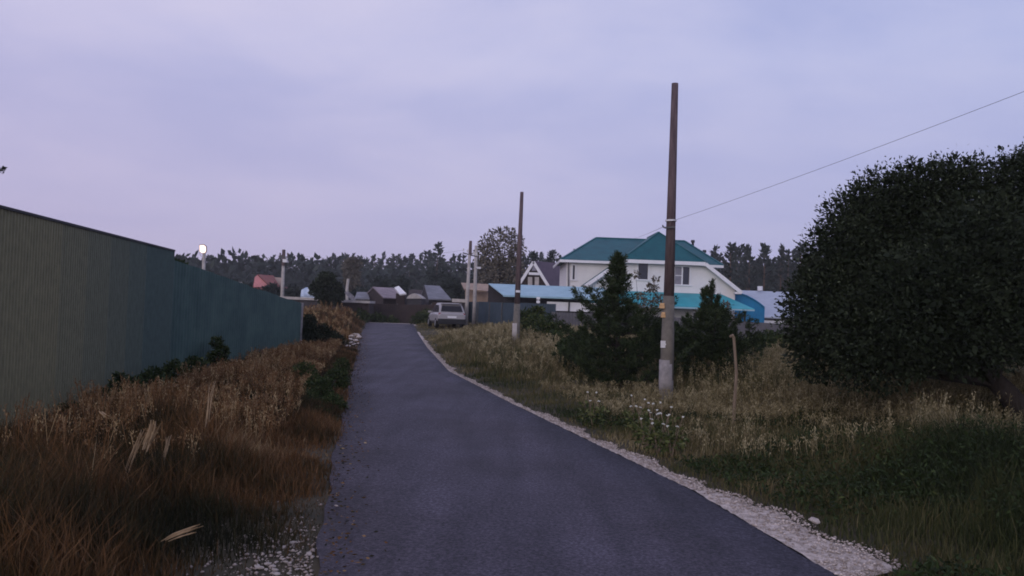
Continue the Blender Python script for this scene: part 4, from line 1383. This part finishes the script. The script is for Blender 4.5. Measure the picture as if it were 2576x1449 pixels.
def young_pine(apex, base, width, label, n=26000, whorls=11, bare=False, L=0.085):
    apex, base = Vector(apex), Vector(base)
    t = thing('young_pine', base, label, 'tree', 'young pines in front of the house')
    H_ = apex.z - base.z
    mb = MB()
    mb.tube([base - Vector((0, 0, .1)), base.lerp(apex, .5), apex], [.07, .045, .01], 8)
    mb.build('trunk', M['bark'], t)
    P, D = [], []
    mbb = MB()
    for w in range(whorls):
        f = 0.04 + 0.88 * (w / (whorls - 1)) ** 0.9
        c = base.lerp(apex, f)
        rad = width / 2 * float(np.interp(f, [0, .15, .4, .62, .8, 1], [.95, 1, .95, .26, .04, .02] if bare else [.85, 1, .88, .40, .15, .05]))
        if bare and f > .7: continue
        for b in range(8 if f < .6 else 6):
            a = b * .785 + w * .9 + rnd.uniform(-.3, .3)
            ln = rad * rnd.choice((.5, .75, .95, 1.1, 1.35)) * rnd.uniform(.9, 1.1)
            d0 = Vector((math.cos(a), math.sin(a), 0))
            tip = c + d0 * ln + Vector((0, 0, ln * rnd.uniform(.18, .5) + .05))
            mid = c + d0 * ln * .55 + Vector((0, 0, ln * .08))
            mbb.tube([c, mid, tip], [.014, .009, .003], 4, cap=False)
            m = int(ln * 26) + 10
            for q_ in range(m):
                s_ = rnd.uniform(.15, 1.0) ** .8
                p = (c.lerp(mid, s_ / .55) if s_ < .55 else mid.lerp(tip, (s_ - .55) / .45))
                side = Vector((-d0.y, d0.x, 0)) * rnd.uniform(-1, 1) * ln * .34 * (1.05 - s_ * .7)
                p = p + side + Vector((0, 0, rnd.uniform(-.04, .09)))
                P.append(p)
                D.append((d0 + side.normalized() * .4 + Vector((0, 0, .7))))
    if bare:        # open leader with a few upswept side shoots
        for dx, f0, ln in ((-.20, .74, .34), (.14, .70, .30), (.24, .62, .22), (-.1, .82, .2)):
            c = base.lerp(apex, f0)
            tip = c + Vector((dx, .03, ln))
            mid = c + Vector((dx * .8, .02, ln * .4))
            mbb.tube([c, mid, tip], [.013, .010, .004], 4, cap=False)
            for q_ in range(26):
                s_ = q_ / 25
                P.append(c.lerp(mid, s_ * 2) if s_ < .5 else mid.lerp(tip, s_ * 2 - 1)); D.append(Vector((dx, 0, .9)))
    for q_ in range(22 if bare else 40):
        s_ = rnd.uniform(.70 if bare else .86, 1.0)
        P.append(base.lerp(apex, s_)); D.append(Vector((rnd.uniform(-.4, .4), rnd.uniform(-.4, .4), 1)))
    mbb.build('branch', M['bark'], t)
    P, D = np.array(P), np.array(D)
    per = max(4, n // len(P))
    PP = np.repeat(P, per, 0) + rng.normal(0, .022, (len(P) * per, 3))
    DD = np.repeat(D / np.linalg.norm(D, axis=1, keepdims=True), per, 0) + rng.normal(0, .65, (len(P) * per, 3))
    tone = np.clip(0.45 + .2 * rng.normal(0, 1, len(PP)) + np.repeat(.15 * rng.normal(0, 1, len(P)), per), 0, 1)
    V, Q, tn = leaf_arrays(PP, DD, L * (.7 + .6 * rng.random(len(PP))), 0.016, tone)
    np_mesh('needles', V, Q, T['needle'], parent=t, tone=tn)
    return t


YP = 16.4
ap, bs = at(1553, 640, YP), at(1556, 975, YP)
young_pine(ap, (bs.x, bs.y, 0), 2.4, 'dark young pine left of the nearest pole, tallest of the pines', 46000, 12)
ap, bs = at(1792, 700, 17.4), at(1785, 960, 17.4)
young_pine(ap, (bs.x, bs.y, 0), 2.0, 'young pine with bare leader right of the nearest pole', 44000, 11, True)
ap, bs = at(1652, 818, 19.5), at(1652, 950, 19.5)
young_pine(ap, (bs.x, bs.y, 0), 1.5, 'low young pine half hidden behind the nearest pole', 36000, 9)
ap, bs = at(1468, 832, 19.0), at(1466, 950, 19.0)
young_pine(ap, (bs.x, bs.y, 0), 1.25, 'low young pine at the left foot of the tallest one', 36000, 9)


def pix_clumps(lst):
    o = []
    for (u, v, r_, Y) in lst:
        p = at(u, v, Y)
        o.append((p.x, p.y, p.z, r_ * Y / F))
    return o


shrub('shrub', pix_clumps([(1345, 825, 34, 31), (1375, 838, 34, 30), (1320, 800, 20, 32), (1398, 860, 26, 29), (1350, 790, 20, 32)]), 7000, 0.12, T['weed'], 'dark shrub between the middle pole and the tallest pine')
shrub('shrub', pix_clumps([(1430, 880, 30, 24), (1460, 900, 26, 23), (1410, 905, 22, 24)]), 5000, 0.10, T['weed'], 'dark low shrub at the left edge of the pines')
shrub('shrub', pix_clumps([(1900, 880, 40, 23), (1945, 875, 42, 24), (1985, 880, 40, 23), (1870, 900, 36, 22), (2030, 895, 40, 22)]), 9000, 0.11, T['weed'], 'dark thicket between the stake and the big tree')
shrub('shrub', pix_clumps([(1720, 870, 40, 20.5), (1760, 900, 40, 20), (1830, 880, 40, 20), (1700, 920, 30, 20), (1850, 930, 32, 19)]), 9000, 0.09, T['weed'], 'dark undergrowth around the pine right of the pole')
shrub('shrub', pix_clumps([(785, 855, 26, 26.5), (778, 808, 16, 26.5), (812, 845, 28, 27), (840, 860, 24, 27), (795, 890, 24, 26.2), (770, 890, 22, 25.6), (825, 890, 22, 26.5), (772, 835, 18, 26.3)]), 9000, 0.10, T['willow'], 'very dark pointed shrub at the end of the teal fence')
shrub('shrub', pix_clumps([(545, 862, 13, 19), (558, 885, 17, 18.8), (540, 900, 17, 18.9), (562, 920, 18, 18.8), (548, 935, 18, 18.8)]), 2400, 0.08, T['weed'], 'small dark shrub against the teal fence')
shrub('shrub', pix_clumps([(448, 672, 16, 18.6), (470, 690, 14, 18.9), (495, 702, 13, 19.3), (520, 712, 12, 19.8)]), 2600, 0.10, T['weed'], 'ragged dark foliage topping the teal fence')
shrub('shrub', pix_clumps([(330, 985, 34, 12.4), (280, 1005, 34, 11.8), (385, 960, 34, 13.2), (230, 1020, 28, 11.4), (440, 940, 32, 14.2), (490, 925, 28, 15.2), (300, 960, 20, 12.3), (170, 1040, 26, 10.8), (420, 980, 30, 13)]), 9500, 0.06, T['weed'], 'low dark green weeds along the foot of the olive fence', 'weeds')
shrub('shrub', pix_clumps([(800, 985, 40, 12.5), (765, 945, 34, 13.8), (838, 1025, 34, 11.6), (770, 1015, 36, 12.0), (848, 955, 30, 14), (720, 985, 30, 13), (830, 1075, 28, 10.6), (860, 920, 20, 16), (800, 1055, 32, 11)]), 15000, 0.042, T['weed'], 'dark bushy weed overhanging the left road edge', 'weeds')
shrub('shrub', pix_clumps([(640, 905, 20, 21.5), (690, 900, 20, 22.5), (735, 895, 18, 24), (665, 915, 18, 21)]), 2600, 0.08, T['weed'], 'low green weeds along the foot of the teal fence', 'weeds')

for (u, v, r_, Y, lab) in ((948, 800, 13, 61.5, 'dark scrub bush at the road end, left of its centre'), (985, 806, 9, 61.8, 'smallest scrub bush at the road end'), (1058, 800, 14, 60, 'dark scrub bush at the road end beside the parked car'), (1075, 790, 14, 60.6, 'taller scrub bush left of the parked car against the brown fence'), (905, 792, 14, 60, 'scrub bush on the weedy bank left of the road end')):
    shrub('shrub', pix_clumps([(u, v, r_, Y), (u - r_, v + 5, r_ * .8, Y), (u + r_, v + 4, r_ * .9, Y), (u + 2, v + r_ * .9, r_, Y - .3)]), 900, .2, T['weed'], lab, stems=3)

def sapling(clumps, n, L, label):
    t = shrub('sapling', clumps, n, L, T['birch'], label, 'sapling', stems=len(clumps), inner=.1)
    return t


sapling(pix_clumps([(1640, 725, 14, 20), (1618, 745, 14, 20.2), (1658, 752, 15, 20), (1632, 772, 17, 20), (1606, 778, 13, 20.3), (1650, 700, 8, 20), (1600, 690, 8, 20.4)]), 620, .085, 'sparse pale leaved sapling against the white wall, left of the nearest pole')
sapling(pix_clumps([(1828, 770, 12, 19.5), (1812, 790, 13, 19.4), (1842, 800, 14, 19.6), (1760, 785, 12, 19.2)]), 420, .08, 'sparse pale leaved sapling before the turquoise porch roof')

# dead leaves and grass bits blown on to the asphalt along its left edge
n = 1500
y = 3.0 + 34 * rng.random(n) ** 1.5
x = xl(y) + 0.02 + np.abs(rng.normal(0, 0.16, n))
a_ = rng.random(n) * 6.283
V, Q, tn = leaf_arrays(np.stack([x, y, 0.030 + 0.006 * rng.random(n)], 1), np.stack([np.cos(a_), np.sin(a_), .12 * rng.random(n)], 1), .034 * (.4 + rng.random(n)), .014, .45 + .25 * rng.normal(0, 1, n))
tag(np_mesh('leaf_litter', V, Q, T['grass_warm'], tone=tn), 'dead leaves and grass bits along the left asphalt edge', kind='stuff')

# small tree outside the left fence whose tip shows at the frame edge
tb = Vector((-11.6, 14.0, 0))
t = thing('broadleaf_tree', tb, 'tree beyond the olive fence, only a dark leafy tip showing at left edge', 'tree')
tipp = at(6, 427, 14)
mb = MB()
mb.tube([tb - Vector((0, 0, .1)), tb + Vector((.1, 0, 2.0)), tb + Vector((.1, 0, 3.6))], [.13, .10, .05], 8)
mb.tube([tb + Vector((.1, 0, 2.6)), Vector((-10.2, 14, 3.6)), tipp], [.05, .03, .008], 6)
mb.build('trunk', M['bark'], t)
V1, Q1, t1 = clump_leaves([(-11.5, 14, 3.4, 1.15), (-11.6, 14.4, 4.3, .95), (-11.9, 13.6, 3.0, 1.0)], 5000, 0.09)
V2, Q2, t2_ = clump_leaves([(tipp.x - .03, 14, tipp.z - .01, .055)], 40, 0.06)
np_mesh('crown', np.concatenate([V1, V2]), np.concatenate([Q1, Q2 + len(V1)]), T['willow'], parent=t, tone=np.concatenate([t1, t2_]))


def broad_tree(label, base, clumps, n, L, mat, name='broadleaf_tree', cat='tree', trunk_r=.14, inner=.3, group=None):
    t = thing(name, base, label, cat, group)
    base = Vector(base)
    mb = MB()
    cz = Vector(np.mean([c[:3] for c in clumps], 0))
    mb.tube([base - Vector((0, 0, .2)), base.lerp(cz, .6), cz], [trunk_r, trunk_r * .75, trunk_r * .4], 8)
    mb.build('trunk', M['bark'], t)
    mb = MB()
    for c in clumps:
        mb.tube([base.lerp(cz, .55), base.lerp(cz, .55).lerp(Vector(c[:3]), .6), Vector(c[:3]) + Vector((0, 0, c[3] * .5))], [trunk_r * .4, trunk_r * .25, trunk_r * .06], 5)
    mb.build('limb', M['bark'], t)
    V, Q, tn = clump_leaves(clumps, n, L, inner=inner)
    np_mesh('crown', V, Q, mat, parent=t, tone=tn)
    return t


b_ = at(820, 815, 58)
broad_tree('round very dark tree left of the road end', (b_.x, 58, 0), pix_clumps([(820, 722, 28, 58), (800, 728, 20, 57.5), (843, 728, 18, 58), (822, 705, 20, 58), (825, 745, 26, 57.5), (842, 748, 16, 57.5)]), 5200, .26, T['willow'], trunk_r=.12)
b_ = at(1255, 830, 92)
cl_ = [(1225, 612, 22), (1250, 595, 22), (1275, 590, 22), (1296, 605, 20), (1212, 640, 22), (1240, 645, 34), (1270, 640, 34), (1296, 640, 24), (1230, 685, 36), (1265, 690, 38), (1295, 680, 30), (1310, 625, 14), (1213, 690, 22)]
broad_tree('tall loose crowned birch, tallest tree beyond the carport', (b_.x, 92, 0), pix_clumps([(u, v, r_, 92 + rnd.uniform(-1, 1)) for u, v, r_ in cl_]), 4200, .36, T['birch'], name='birch_tree', trunk_r=.2)
b_ = at(886, 800, 120)
broad_tree('rounded green tree standing before the far pines', (b_.x, 120, 0), pix_clumps([(880, 668, 17, 120), (893, 664, 16, 120), (886, 690, 20, 120), (888, 715, 18, 120)]), 2200, .5, T['birch'], trunk_r=.2)


# ------------------------------------------------------------------ the far pine wood
def pine_mesh(seed, H_=13.0, slim=1.0):
    r = random.Random(seed)
    mbt = MB()
    mbt.tube([(0, 0, -.5), (r.uniform(-.2, .2), 0, H_ * .5), (0, 0, H_)], [.20, .15, .03], 6)
    me1 = bpy.data.meshes.new('far_pine_trunk')
    me1.from_pydata([tuple(v) for v in mbt.v], [], mbt.f)
    me1.materials.append(M['bark_pine'])
    P, D = [], []
    tiers = r.randint(11, 15)
    for i in range(tiers):
        f = .22 + .78 * i / (tiers - 1)
        rad = (2.3 * (1 - (f - .22) / .78) ** .85 + .12) * slim
        for b in range(max(3, int(9 * (1.15 - f)))):
            a = r.uniform(0, 6.28)
            ln = rad * r.uniform(.55, 1.2)
            for q_ in range(6):
                t = r.uniform(.15, 1)
                P.append((math.cos(a) * ln * t + r.gauss(0, .15), math.sin(a) * ln * t + r.gauss(0, .15), f * H_ - .25 * ln * t + r.gauss(0, .2)))
                D.append((math.cos(a) * .8, math.sin(a) * .8, .25 + .5 * f))
    for q_ in range(14):
        f = r.uniform(.9, 1.0)
        P.append((r.gauss(0, .06), r.gauss(0, .06), f * H_ - .3)); D.append((r.gauss(0, .2), r.gauss(0, .2), 1))
    P, D = np.array(P), np.array(D)
    V, Q, tn = leaf_arrays(P, D + rng.normal(0, .3, P.shape), .85 * (.6 + .7 * rng.random(len(P))), .42, .45 + .2 * rng.normal(0, 1, len(P)))
    return me1, V, Q, tn


pines = []
for s_ in range(6):
    me1, V, Q, tn = pine_mesh(100 + s_, 13.0, (1.0, .8, 1.15, .7, .9, 1.25)[s_])
    o = np_mesh('crown', V, Q, T['farpine'], org=(0, 0, 0), tone=tn)
    me2 = o.data
    bpy.data.objects.remove(o)
    pines.append((me1, me2))


def place_pine(x, y, h, label, group, var=None):
    me1, me2 = pines[rnd.randrange(6) if var is None else var]
    t = bpy.data.objects.new('pine_tree', None)
    col.objects.link(t)
    t.location = (x, y, 0)
    t.rotation_euler = (0, 0, rnd.uniform(0, 6.28))
    k = h / 13.0
    t.scale = (k, k, k)
    tag(t, label, 'tree', group)
    for nm, me in (('trunk', me1), ('crown', me2)):
        o = bpy.data.objects.new(nm, me)
        col.objects.link(o)
        o.parent = t


WOOD = 'far dark pine among many on the horizon behind the village'
WG = 'pines of the far wood'
u = 380
while u < 1480:
    Yd = rnd.uniform(205, 245) - 40 * max(0, (u - 900) / 600)
    top = np.interp(u, [380, 640, 900, 1080, 1200, 1480], [657, 660, 655, 650, 655, 645]) + rnd.choice([-12, -6, 0, 3, 8, 12])
    p = at(u, top, Yd)
    place_pine(p.x, Yd, p.z, WOOD, WG)
    u += rnd.uniform(7, 13)
u = 1790
while u < 2240:
    Yd = rnd.uniform(140, 165)
    p = at(u, 640 + rnd.choice([-14, -4, 4, 12, 18]), Yd)
    place_pine(p.x, Yd, p.z, WOOD, WG)
    u += rnd.uniform(9, 17)
for (u, v, Y, lab, var) in ((1103, 618, 150, 'tallest ragged pine on the far skyline, above the slate blue roof', 5), (1838, 618, 120, 'bushy pine just right of the house roof', 2), (1885, 632, 122, 'slim pine right of the bushy one', 3),
                            (1925, 622, 122, 'pine midway between house roof and big tree', 0), (1965, 640, 122, 'shorter broad pine near the big tree', 5), (2015, 618, 120, 'pine touching the big tree outline', 2),
                            (1345, 640, 105, 'dark pine behind the purple cottage roof', 2), (1385, 642, 108, 'dark pine between cottage and house roof', 5)):
    p = at(u, v, Y)
    place_pine(p.x, Y, p.z, lab, 'taller single pines', var)
# trees packed behind the front row
n = 70000
uu = 300 + 2000 * rng.random(n)
Yd = np.where((uu > 1500) | (rng.random(n) < .15), 165 + 40 * rng.random(n), 232 + 40 * rng.random(n))
x = (uu - 1288) / F * Yd
top = np.where(uu > 1500, 12.2, 10.2) + 1.4 * snoise(x, x * 0, 0.5) + 0.8 * snoise(x, x * 0, 1.6, 3)
P = np.stack([x, Yd, top * rng.random(n) ** .8], 1)
V, Q, tn = leaf_arrays(P, rng.normal(0, 1, (n, 3)) + np.array([0, 0, .4]), 1.9 * (.6 + .6 * rng.random(n)), 1.0, .4 + .2 * rng.normal(0, 1, n))
tag(np_mesh('pine_wood', V, Q, T['farpine'], tone=tn), 'dense dark wood behind the front pines', kind='stuff')
# garden bushes filling between sheds and wood
BUL = {(560, 720): 'garden bush below the lit lamp, behind the teal fence', (590, 722): 'garden bush beside the tiny pale roofed shed',
       (620, 728): 'garden bush just left of the pink gabled cottage', (670, 735): 'garden bush directly below the pink gable',
       (690, 728): 'garden bush at the right corner of the pink gabled cottage', (735, 735): 'garden bush just right of the distant insulator pole',
       (905, 738): 'garden bush between the short pale post and the brown roofed shed', (925, 742): 'garden bush against the dark gabled shed',
       (1100, 690): 'big dark bush above the slate blue roof', (1130, 712): 'bush at the right end of the slate blue roof',
       (1150, 725): 'bush left of the tan flat roofed shed', (1010, 712): 'bush rising behind the little white roof panel',
       (960, 708): 'bush rising behind the pinkish grey roof', (850, 735): 'small bush at the right side of the round very dark tree'}
for (u, v, r_, Y) in ((560, 720, 16, 95), (590, 722, 18, 92), (620, 728, 14, 90), (670, 735, 14, 85), (690, 728, 12, 88), (735, 735, 14, 80), (905, 738, 14, 85), (925, 742, 12, 80), (1100, 690, 22, 110), (1130, 712, 18, 95), (1150, 725, 14, 85), (1010, 712, 16, 100), (960, 708, 16, 105), (850, 735, 12, 80)):
    shrub('garden_bush', pix_clumps([(u, v, r_, Y), (u + r_ * .8, v + 8, r_ * .8, Y), (u - r_ * .7, v + 6, r_ * .8, Y), (u, v + r_ * 1.4, r_ * 1.1, Y), (u + 3, v + r_ * 2.6, r_ * 1.1, Y)]), 700, .45, T['farpine'], BUL[(u, v)], 'bush', 'garden bushes among the sheds', stems=3)


# thin evening haze over the whole village
mb = MB()
mb.box((0, 155, 9.5), (900, 610, 22))
hm = bpy.data.materials.new('evening_haze')
hm.use_nodes = True
ht = hm.node_tree
ht.nodes.remove(ht.nodes['Principled BSDF'])
pv = N(ht, 'ShaderNodeVolumePrincipled', inp={'Color': (0.95, 0.95, 0.97, 1), 'Density': 0.0005, 'Anisotropy': 0.0})
ht.links.new(pv.outputs[0], ht.nodes['Material Output'].inputs['Volume'])
tag(mb.build('haze', hm, org=(0, 155, 0)), 'thin even evening haze', kind='stuff')


# ------------------------------------------------------------------ small things
def stone_mesh(seed):
    r = random.Random(seed)
    mb = MB()
    rings = []
    for i, (zf, rf) in enumerate(((-.5, .55), (-.15, 1.0), (.25, .9), (.5, .45))):
        for k in range(7):
            a = 6.283 * k / 7 + r.uniform(-.2, .2)
            q_ = rf * r.uniform(.78, 1.15)
            mb.v.append(Vector((math.cos(a) * q_, math.sin(a) * q_ * .8, zf * r.uniform(.8, 1.1))))
    for i in range(3):
        for k in range(7):
            k2 = (k + 1) % 7
            mb.f.append((i * 7 + k, i * 7 + k2, (i + 1) * 7 + k2, (i + 1) * 7 + k))
    mb.f.append(tuple(range(6, -1, -1)))
    mb.f.append(tuple(range(21, 28)))
    me = bpy.data.meshes.new('stone')
    me.from_pydata([tuple(v) for v in mb.v], [], mb.f)
    me.materials.append(M['stone'])
    return me


stones = [stone_mesh(k) for k in range(5)]


def put_stone(p, r_, label, group, h=.7, mat=None):
    o = bpy.data.objects.new('stone', stones[rnd.randrange(5)])
    col.objects.link(o)
    o.location = p
    o.rotation_euler = (rnd.uniform(-.3, .3), rnd.uniform(-.3, .3), rnd.uniform(0, 6.28))
    o.scale = (r_, r_, r_ * h)
    return tag(o, label, 'stone', group)


for i in range(34):
    y = rnd.uniform(26.5, 37.0)
    x = float(xl(y)) - abs(rnd.gauss(.10, .28)) - .02
    r_ = rnd.uniform(.05, .14)
    put_stone((x, y, float(gz(x, y)) + r_ * .45 + (.1 if i % 3 == 0 else 0)), r_, 'pale broken stone in the flat rubble at the left road edge', 'rubble by the road', .7)
for i in range(26):
    u, v = rnd.uniform(640, 800), rnd.uniform(1350, 1446)
    p = G(u, v)
    p.z = float(gz(p.x, p.y)) + .012
    put_stone(p, rnd.uniform(.010, .026), 'small pale stone in the bare patch at lower left', 'stones at the lower left road edge')
p = G(846, 1272, .03); put_stone(p, .016, 'single white pebble lying on the asphalt near the left edge', None)
p = G(2050, 1310, .02); put_stone(p, .05, 'largest pale lump on the outer edge of the right gravel', None)
for i in range(16):
    y = rnd.uniform(4.9, 9.5)
    x = float(xr(y) + gravel_w(np.array([y]))[0] * rnd.uniform(.35, 1.0))
    put_stone((x, y, .012), rnd.uniform(.012, .024), 'pale stone lying in the right gravel strip', 'stones of the gravel shoulder')


def reed(base, path, w, label):
    """a sheaf of three to five thin curled straw blades"""
    path = [Vector(p) for p in path]
    mb = MB()
    up = abs((path[-1] - path[0]).normalized().z) > .5
    for j in range(5):
        o = Vector((rnd.uniform(-1, 1), rnd.uniform(-.5, .5), 0)) * w * .55 if up else Vector((0, rnd.uniform(-.5, .5), rnd.uniform(-1, 1))) * w * .5
        s0, s1 = rnd.uniform(0, .35), rnd.uniform(.7, 1.05)
        spread = Vector((rnd.uniform(-1, 1), rnd.uniform(-1, 1), rnd.uniform(-.3, .6))) * w * .9
        n = 6
        b = len(mb.v)
        for i in range(n):
            t = s0 + (s1 - s0) * i / (n - 1)
            f = max(0.0, min(.999, t)) * (len(path) - 1)
            k = int(f)
            p = path[k].lerp(path[k + 1], f - k) + o + spread * (i / (n - 1)) ** 2
            ww = w * .34 * (math.sin(math.pi * (.12 + .83 * i / (n - 1))) ** .6) * rnd.uniform(.7, 1.2)
            side = Vector((1, .3, .1)).normalized() if up else Vector((.1, .3, 1)).normalized()
            mb.v += [p - side * ww / 2, p + Vector((0, -.004, .003)), p + side * ww / 2, p + Vector((0, .003, -.003))]
        for i in range(n - 1):
            for k in range(4):
                k2 = (k + 1) % 4
                mb.f.append((b + i * 4 + k, b + i * 4 + k2, b + (i + 1) * 4 + k2, b + (i + 1) * 4 + k))
        mb.f += [(b + 3, b + 2, b + 1, b), tuple(b + (n - 1) * 4 + k for k in range(4))]
    o = mb.build('dry_stalk', M['dry_leaf'], org=path[0])
    return tag(o, label, 'dry stalk', 'bleached stalks in the left grass')


reed(None, [at(312, 1208, 6.0), at(325, 1165, 6.0), at(345, 1120, 5.95), at(362, 1085, 5.9)], .035, 'bleached straw stalk leaning right, lowest of the upright pair')
reed(None, [at(352, 1160, 6.2), at(368, 1115, 6.2), at(384, 1085, 6.15), at(392, 1062, 6.1)], .055, 'broad bleached straw leaf in the middle of the left grass')
reed(None, [at(395, 1372, 4.5), at(430, 1352, 4.5), at(465, 1338, 4.5), at(502, 1324, 4.5)], .03, 'bleached straw leaf lying flat at the lower left')
reed(None, [at(246, 1030, 7.4), at(258, 1042, 7.4), at(272, 1055, 7.4)], .04, 'short bleached leaf slanting down below the olive fence')
reed(None, [at(520, 1090, 7.2), at(523, 1050, 7.2), at(527, 1005, 7.2), at(536, 955, 7.2)], .03, 'tall upright bleached stalk before the teal fence')
reed(None, [at(412, 1160, 6.4), at(418, 1130, 6.4), at(426, 1095, 6.4)], .03, 'pale short stalk right of the broad straw leaf')


# white flowering weed patch
def flower_plant():
    t = thing('flowering_weed', (0, 0, 0), 'white flowering weed in the patch on the right verge', 'weed', 'white flowering weeds')
    mb = MB()
    heads = []
    for i in range(4):
        a, r_ = rnd.uniform(0, 6.28), rnd.uniform(.05, .20)
        h = rnd.uniform(.30, .48)
        tip = Vector((math.cos(a) * r_, math.sin(a) * r_, h))
        mb.tube([(0, 0, -.02), tip * .5 + Vector((0, 0, .04)), tip], [.006, .004, .003], 4)
        heads.append(tip)
    mb.build('stem', M['stake'], t)
    V, Q, tn = clump_leaves([(0, 0, .14, .15), (.06, .02, .22, .12), (-.06, 0, .21, .12)], 170, .06, ratio=.5)
    np_mesh('foliage', V, Q, T['weed'], parent=t, tone=tn + .3)
    for h in heads:
        mb = MB()
        for k in range(5):
            c = h + Vector((rnd.uniform(-.02, .02), rnd.uniform(-.02, .02), rnd.uniform(0, .012)))
            mb.tube([c, c + Vector((0, 0, .008))], [.006, .009], 6)
        mb.build('flower_head', M['petal'], t)
    return t


fl = flower_plant()
first = True
for (u, v) in ((1655, 1118), (1625, 1108), (1690, 1122), (1640, 1090), (1668, 1095), (1490, 1052), (1600, 1068)):
    p = G(u, v + 22)
    p.z = float(gz(p.x, p.y))
    if first:
        fl.location = p
        first = False
    else:
        c = copy_tree(fl, None, p)
        c.rotation_euler = (0, 0, rnd.uniform(0, 6.28))
        if u == 1490: c['label'] = 'lone white flowering weed left of the white flower patch'
        if u == 1600: c['label'] = 'white flowering weed set apart just above the flower patch'
        if u == 1690: c['label'] = 'rightmost white flowering weed of the patch'

# broad leaved weeds mixed into the near right verge (ground cover)
n = 60000
x, y = scatter(n, 4.0, 12.0, lambda y: xr(y) + gravel_w(y) + .25, lambda y: np.minimum(0.72 * y + 1.2, xr(y) + 9))
keep = snoise(x, y, 1.3, 8) + .4 * rng.random(n) > .05
x, y = x[keep], y[keep]
m = len(x)
P = np.stack([x, y, gz(x, y) + right_h(x, y) * .88 * rng.random(m) ** .7], 1)
V, Q, tn = leaf_arrays(P, rng.normal(0, 1, (m, 3)) + np.array([0, 0, .3]), .055 * (.5 + .8 * rng.random(m)), .02, .20 + .2 * rng.normal(0, 1, m) + .15 * snoise(x, y, 2, 4))
tag(np_mesh('weed_cover', V, Q, T['weed'], tone=tn), 'broad leaved green weeds mixed into the right verge', kind='stuff')
